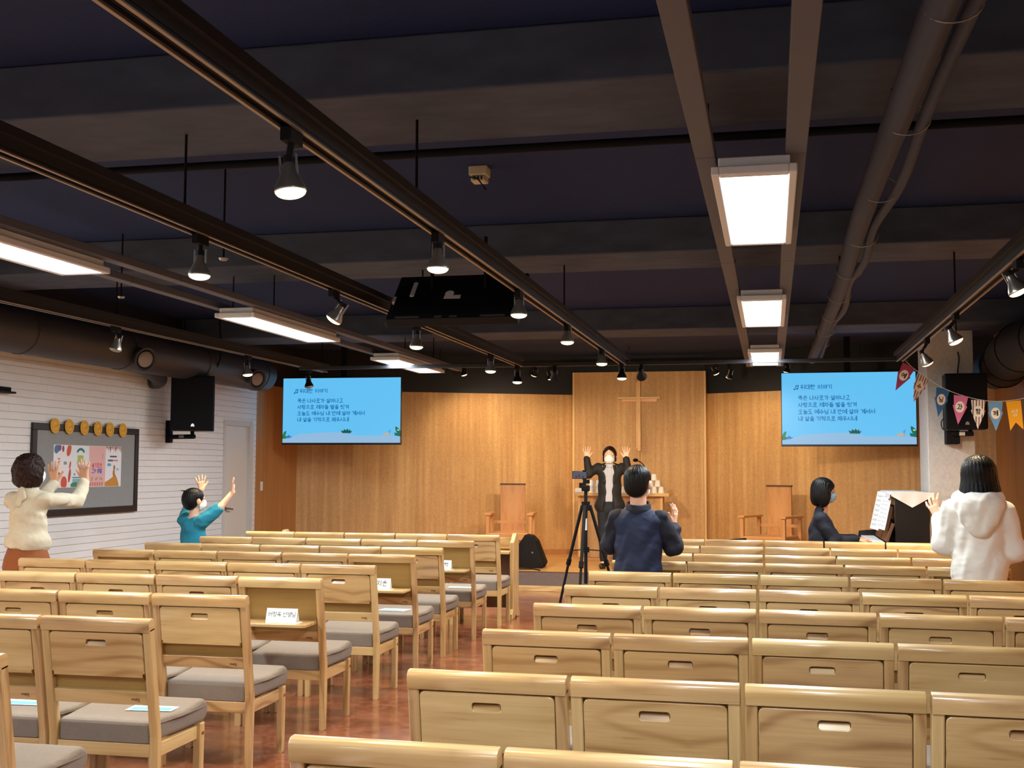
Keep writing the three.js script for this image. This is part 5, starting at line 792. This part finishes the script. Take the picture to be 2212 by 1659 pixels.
// --- teacher in cream jacket beside the left rows, hands held out
{
  const R = { s: [-0.148, 1.255, 0.0], e: [-0.18, 1.235, 0.33], w: [-0.18, 1.392, 0.44] }, L = { s: [0.148, 1.255, 0.0], e: [0.165, 1.25, 0.38], w: [0.145, 1.375, 0.5] };
  const arms = (a, b, c, k) => [R, L].flatMap((q) => [C(q.s, q.e, a, b, k), C(q.e, lerp3(q.e, q.w, 0.86), b, c, k)]);
  const cream = std(0xcabfa6, 0.85, { sheen: 0.2, sheenColor: new THREE.Color(0xfff4dd) });
  person({ label: 'person in cream jacket and brown skirt holding both hands out', pos: [-5.505, 0, -7.9], turn: Math.PI - 0.03, head: [0, 1.475, 0.02], look: -0.25, hs: 1.0,
    body: [C([0, 0.8, 0], [0, 1.2, 0], 0.1, 0.1, 0.03, [1.1, 1, 0.75]), C([-0.11, 1.23, 0], [0.11, 1.23, 0], 0.042, 0.042, 0.03), C([0, 1.25, 0], [0, 1.4, 0.01], 0.05, 0.048, 0.03), ...arms(0.038, 0.034, 0.027, 0.02), ...legs(0.78, 0.082, 0.43)],
    hands: [hand(R.w, [0.08, 0.96, -0.16], [0, 0.1, 1], 1, 1.0, 0.2, 0.12, R.e), hand(L.w, [0.02, 0.97, -0.1], [0, 0.1, 1], -1, 1.0, 0.2, 0.12, L.e)],
    clothes: [
      { name: 'jacket', mat: cream, wob: fold(0.0035, 42), p: [C([0, 0.98, 0], [0, 1.16, -0.005], 0.126, 0.13, 0.05, [1.12, 1, 0.82]), EL([0, 0.92, 0], [0.17, 0.12, 0.14], 0.06), C([-0.115, 1.245, -0.01], [0.115, 1.245, -0.01], 0.062, 0.062, 0.05), C([-0.03, 1.29, -0.008], [0.03, 1.29, -0.008], 0.055, 0.055, 0.05), ...arms(0.058, 0.054, 0.045, 0.03), PL([0.1, -1, 0], [0, 0.885, 0]), C([0, 1.33, 0.01], [0, 1.5, 0.02], 0.058, 0.066, 0.01, null, 'sub')] },
      { name: 'collar', mat: cream, p: [C([0, 1.318, -0.004], [0, 1.345, 0], 0.078, 0.068, 0.01), C([0, 1.28, 0.01], [0, 1.42, 0.01], 0.06, 0.06, 0.006, null, 'sub'), PL([0, 1, -0.15], [0, 1.36, 0])], cell: 0.007 },
      { name: 'neck_bow', mat: cream, p: [C([0.006, 1.335, -0.082], [0.012, 1.22, -0.112], 0.014, 0.024, 0.02, [1, 1, 0.5]), C([0.0, 1.33, -0.08], [-0.03, 1.27, -0.1], 0.012, 0.018, 0.02, [1, 1, 0.5])], cell: 0.006 },
      { name: 'skirt', mat: std(0x8a4a1c, 0.75), wob: fold(0.002, 26), p: [C([0, 0.9, 0], [0, 0.74, 0], 0.135, 0.155, 0.04, [1.12, 1, 0.85]), C([0, 0.74, 0], [0, 0.5, 0], 0.155, 0.15, 0.04, [1.12, 1, 0.85]), PL([0, -1, 0], [0, 0.44, 0]), PL([0, 1, 0], [0, 0.95, 0])] }, ...shoes(0.082, 0.92)],
    hair: [EL([0, 0.03, -0.03], [0.108, 0.1, 0.115], 0.02), EL([0, -0.055, -0.06], [0.105, 0.09, 0.075], 0.05), EL([0.075, -0.055, -0.02], [0.04, 0.075, 0.06], 0.04), EL([-0.075, -0.055, -0.02], [0.04, 0.075, 0.05], 0.04), EL([0, -0.06, 0.085], [0.075, 0.12, 0.075], 0.015, 'sub'), PL([0, -1, 0], [0, -0.135, 0])], hairMat: hairBrown, hairWob: (x, y, z) => 0.012 * (vnoise(x * 42 + z * 15, y * 42 + z * 20, 3) - 0.5) + 0.007 * (vnoise(z * 90, y * 60 + x * 80, 5) - 0.5), mask: maskWhite });
}
// --- boy in teal shirt, arms up
{
  const R = { s: [-0.13, 0.995, 0], e: [-0.21, 1.125, 0.13], w: [-0.245, 1.265, 0.24] }, L = { s: [0.13, 0.995, 0], e: [0.19, 1.14, 0.12], w: [0.115, 1.285, 0.17] };
  const up = (a, b, k) => [R, L].map((q) => C(q.s, q.e, a, b, k)), fore = (b, c, k) => [R, L].map((q) => C(q.e, lerp3(q.e, q.w, 0.98), b, c, k));
  const teal = std(0x1c7f98, 0.85, { sheen: 0.2, sheenColor: new THREE.Color(0x4ab0c8) });
  person({ label: 'person in teal T-shirt raising both arms beside the brick wall', pos: [-5.40, 0, -10.3], wide: 1.05, turn: Math.PI - 0.42, head: [0, 1.187, 0.01], look: -0.1, nod: -0.1, hs: 0.97, skin: M.skinChild,
    body: [C([0, 0.6, 0], [0, 0.93, 0], 0.085, 0.088, 0.03, [1.1, 1, 0.75]), C([-0.1, 0.99, 0], [0.1, 0.99, 0], 0.044, 0.044, 0.03), C([0, 0.98, 0], [0, 1.11, 0.01], 0.046, 0.045, 0.03), ...up(0.036, 0.033, 0.02), ...fore(0.033, 0.024, 0.02), ...legs(0.58, 0.07, 0.32, 0, 0.85)],
    hands: [hand(R.w, [0.08, 0.95, 0.05], [-0.6, 0, 0.78], 1, 0.84, 0.2, 0.15, R.e), hand(L.w, [0.06, 0.97, -0.05], [0.75, 0.1, 0.66], -1, 0.84, 0.24, 0.12, L.e)],
    clothes: [
      { name: 'shirt', mat: teal, wob: fold(0.003, 46), p: [C([0, 0.66, 0.005], [0, 0.91, 0.0], 0.125, 0.115, 0.04, [1.1, 1, 0.85]), C([-0.1, 0.985, -0.005], [0.1, 0.985, -0.005], 0.06, 0.06, 0.04), ...[R, L].map((q) => C(q.s, lerp3(q.s, q.e, 0.92), 0.062, 0.06, 0.03)), PL([0, -1, 0], [0, 0.57, 0]), C([0, 1.03, 0.01], [0, 1.2, 0.02], 0.056, 0.062, 0.01, null, 'sub'), ...[R, L].map((q) => C(lerp3(q.s, q.e, 1.06), lerp3(q.s, q.e, 1.7), 0.052, 0.06, 0.008, null, 'sub'))] },
      { name: 'shorts', mat: std(0x2a2f3a, 0.85), p: [C([0, 0.6, 0], [0, 0.56, 0], 0.118, 0.115, 0.03, [1.1, 1, 0.85]), ...[-1, 1].map((s) => C([s * 0.07, 0.56, 0], [s * 0.075, 0.34, 0.01], 0.08, 0.076, 0.03)), PL([0, -1, 0], [0, 0.32, 0])] }, ...shoes(0.07, 0.85, std(0x5a5a60, 0.6))],
    hair: [EL([0, 0.036, -0.02], [0.09, 0.092, 0.105], 0.02), EL([0, -0.02, -0.06], [0.078, 0.07, 0.055], 0.04), EL([0, -0.065, 0.085], [0.08, 0.105, 0.078], 0.015, 'sub'), EL([0.094, -0.024, -0.006], [0.03, 0.05, 0.04], 0.012, 'sub'), EL([-0.094, -0.024, -0.006], [0.03, 0.05, 0.04], 0.012, 'sub'), PL([0, -1, 0.1], [0, -0.1, 0]), C([0.0, 0.1, -0.09], [0.02, 0.115, -0.135], 0.008, 0.003, 0.02)], hairMat: hairDark, hairWob: strand(0.0018), mask: maskWhite });
}
// --- pianist seated in profile
{
  const R = { s: [-0.15, 1.0, 0.02], e: [-0.2, 0.79, 0.14], w: [-0.16, 0.8, 0.36] }, L = { s: [0.15, 1.0, 0.02], e: [0.2, 0.79, 0.14], w: [0.14, 0.8, 0.36] };
  const arms = (a, b, c, k) => [R, L].flatMap((q) => [C(q.s, q.e, a, b, k), C(q.e, lerp3(q.e, q.w, 0.94), b, c, k)]);
  const suit = std(0x0f1422, 0.8);
  const seatLegs = (r1, r2, r3) => [-1, 1].flatMap((s) => [C([s * 0.085, 0.565, 0.0], [s * 0.1, 0.535, 0.38], r1, r2, 0.03), C([s * 0.1, 0.535, 0.38], [s * 0.1, 0.09, 0.4], r2, r3, 0.03)]);
  person({ label: 'person in dark suit and blue mask playing the piano in profile', pos: [0.475, 0, -12.42], turn: Math.PI / 2, head: [0, 1.287, 0.055], nod: 0.16, hs: 1.06,
    body: [C([0, 0.58, 0], [0, 0.92, 0.01], 0.1, 0.1, 0.03, [1.1, 1, 0.75]), C([-0.11, 1.0, 0.02], [0.11, 1.0, 0.02], 0.05, 0.05, 0.03), C([0, 1.0, 0.02], [0, 1.2, 0.04], 0.05, 0.048, 0.03), ...arms(0.038, 0.033, 0.026, 0.02), ...seatLegs(0.07, 0.05, 0.034), ...[-1, 1].map((s) => C([s * 0.1, 0.04, 0.38], [s * 0.1, 0.03, 0.52], 0.036, 0.026, 0.03))],
    hands: [hand(R.w, [0.05, 0.02, 1], [0, -1, 0.1], -1, 0.95, 0.1, 0.9, R.e), hand(L.w, [-0.05, 0.02, 1], [0, -1, 0.1], 1, 0.95, 0.1, 0.9, L.e)],
    clothes: [
      { name: 'jacket', mat: suit, wob: fold(0.003, 40), p: [C([0, 0.62, -0.005], [0, 0.88, 0.0], 0.14, 0.135, 0.05, [1.1, 1, 0.86]), C([-0.11, 0.992, 0.01], [0.11, 0.992, 0.01], 0.075, 0.075, 0.05), C([0, 1.05, 0.015], [0, 1.08, 0.02], 0.075, 0.07, 0.03), ...arms(0.073, 0.062, 0.045, 0.03), PL([0, -1, 0], [0, 0.5, 0]), C([0, 1.07, 0.06], [0, 1.3, 0.09], 0.062, 0.075, 0.01, null, 'sub')] },
      { name: 'trousers', mat: suit, p: [...seatLegs(0.086, 0.066, 0.055), EL([0, 0.57, -0.01], [0.165, 0.08, 0.12], 0.04), PL([0, -1, 0], [0, 0.08, 0])] },
      ...[-1, 1].map((s) => ({ name: 'shoe', mat: shoeMat, cell: 0.008, p: [C([s * 0.1, 0.036, 0.36], [s * 0.1, 0.032, 0.48], 0.042, 0.04, 0.03), C([s * 0.1, 0.03, 0.48], [s * 0.1, 0.026, 0.56], 0.038, 0.026, 0.03), PL([0, -1, 0], [0, 0, 0]), PL([0, 1, 0], [0, 0.08, 0])] }))],
    hair: [EL([0, 0.03, -0.025], [0.094, 0.1, 0.112], 0.02), EL([0, -0.06, -0.06], [0.092, 0.1, 0.07], 0.05), EL([0.078, -0.06, 0.0], [0.026, 0.095, 0.06], 0.03), EL([-0.078, -0.06, 0.0], [0.026, 0.095, 0.06], 0.03), EL([0, -0.075, 0.1], [0.09, 0.125, 0.075], 0.015, 'sub'), C([0, -0.25, 0.02], [0, -0.1, 0.02], 0.06, 0.05, 0.01, null, 'sub'), PL([0, -1, 0.1], [0, -0.155, 0])], hairMat: hairDark, hairWob: strand(0.002), mask: maskBlue, pleat: true });
}

renderer.render(scene, camera);
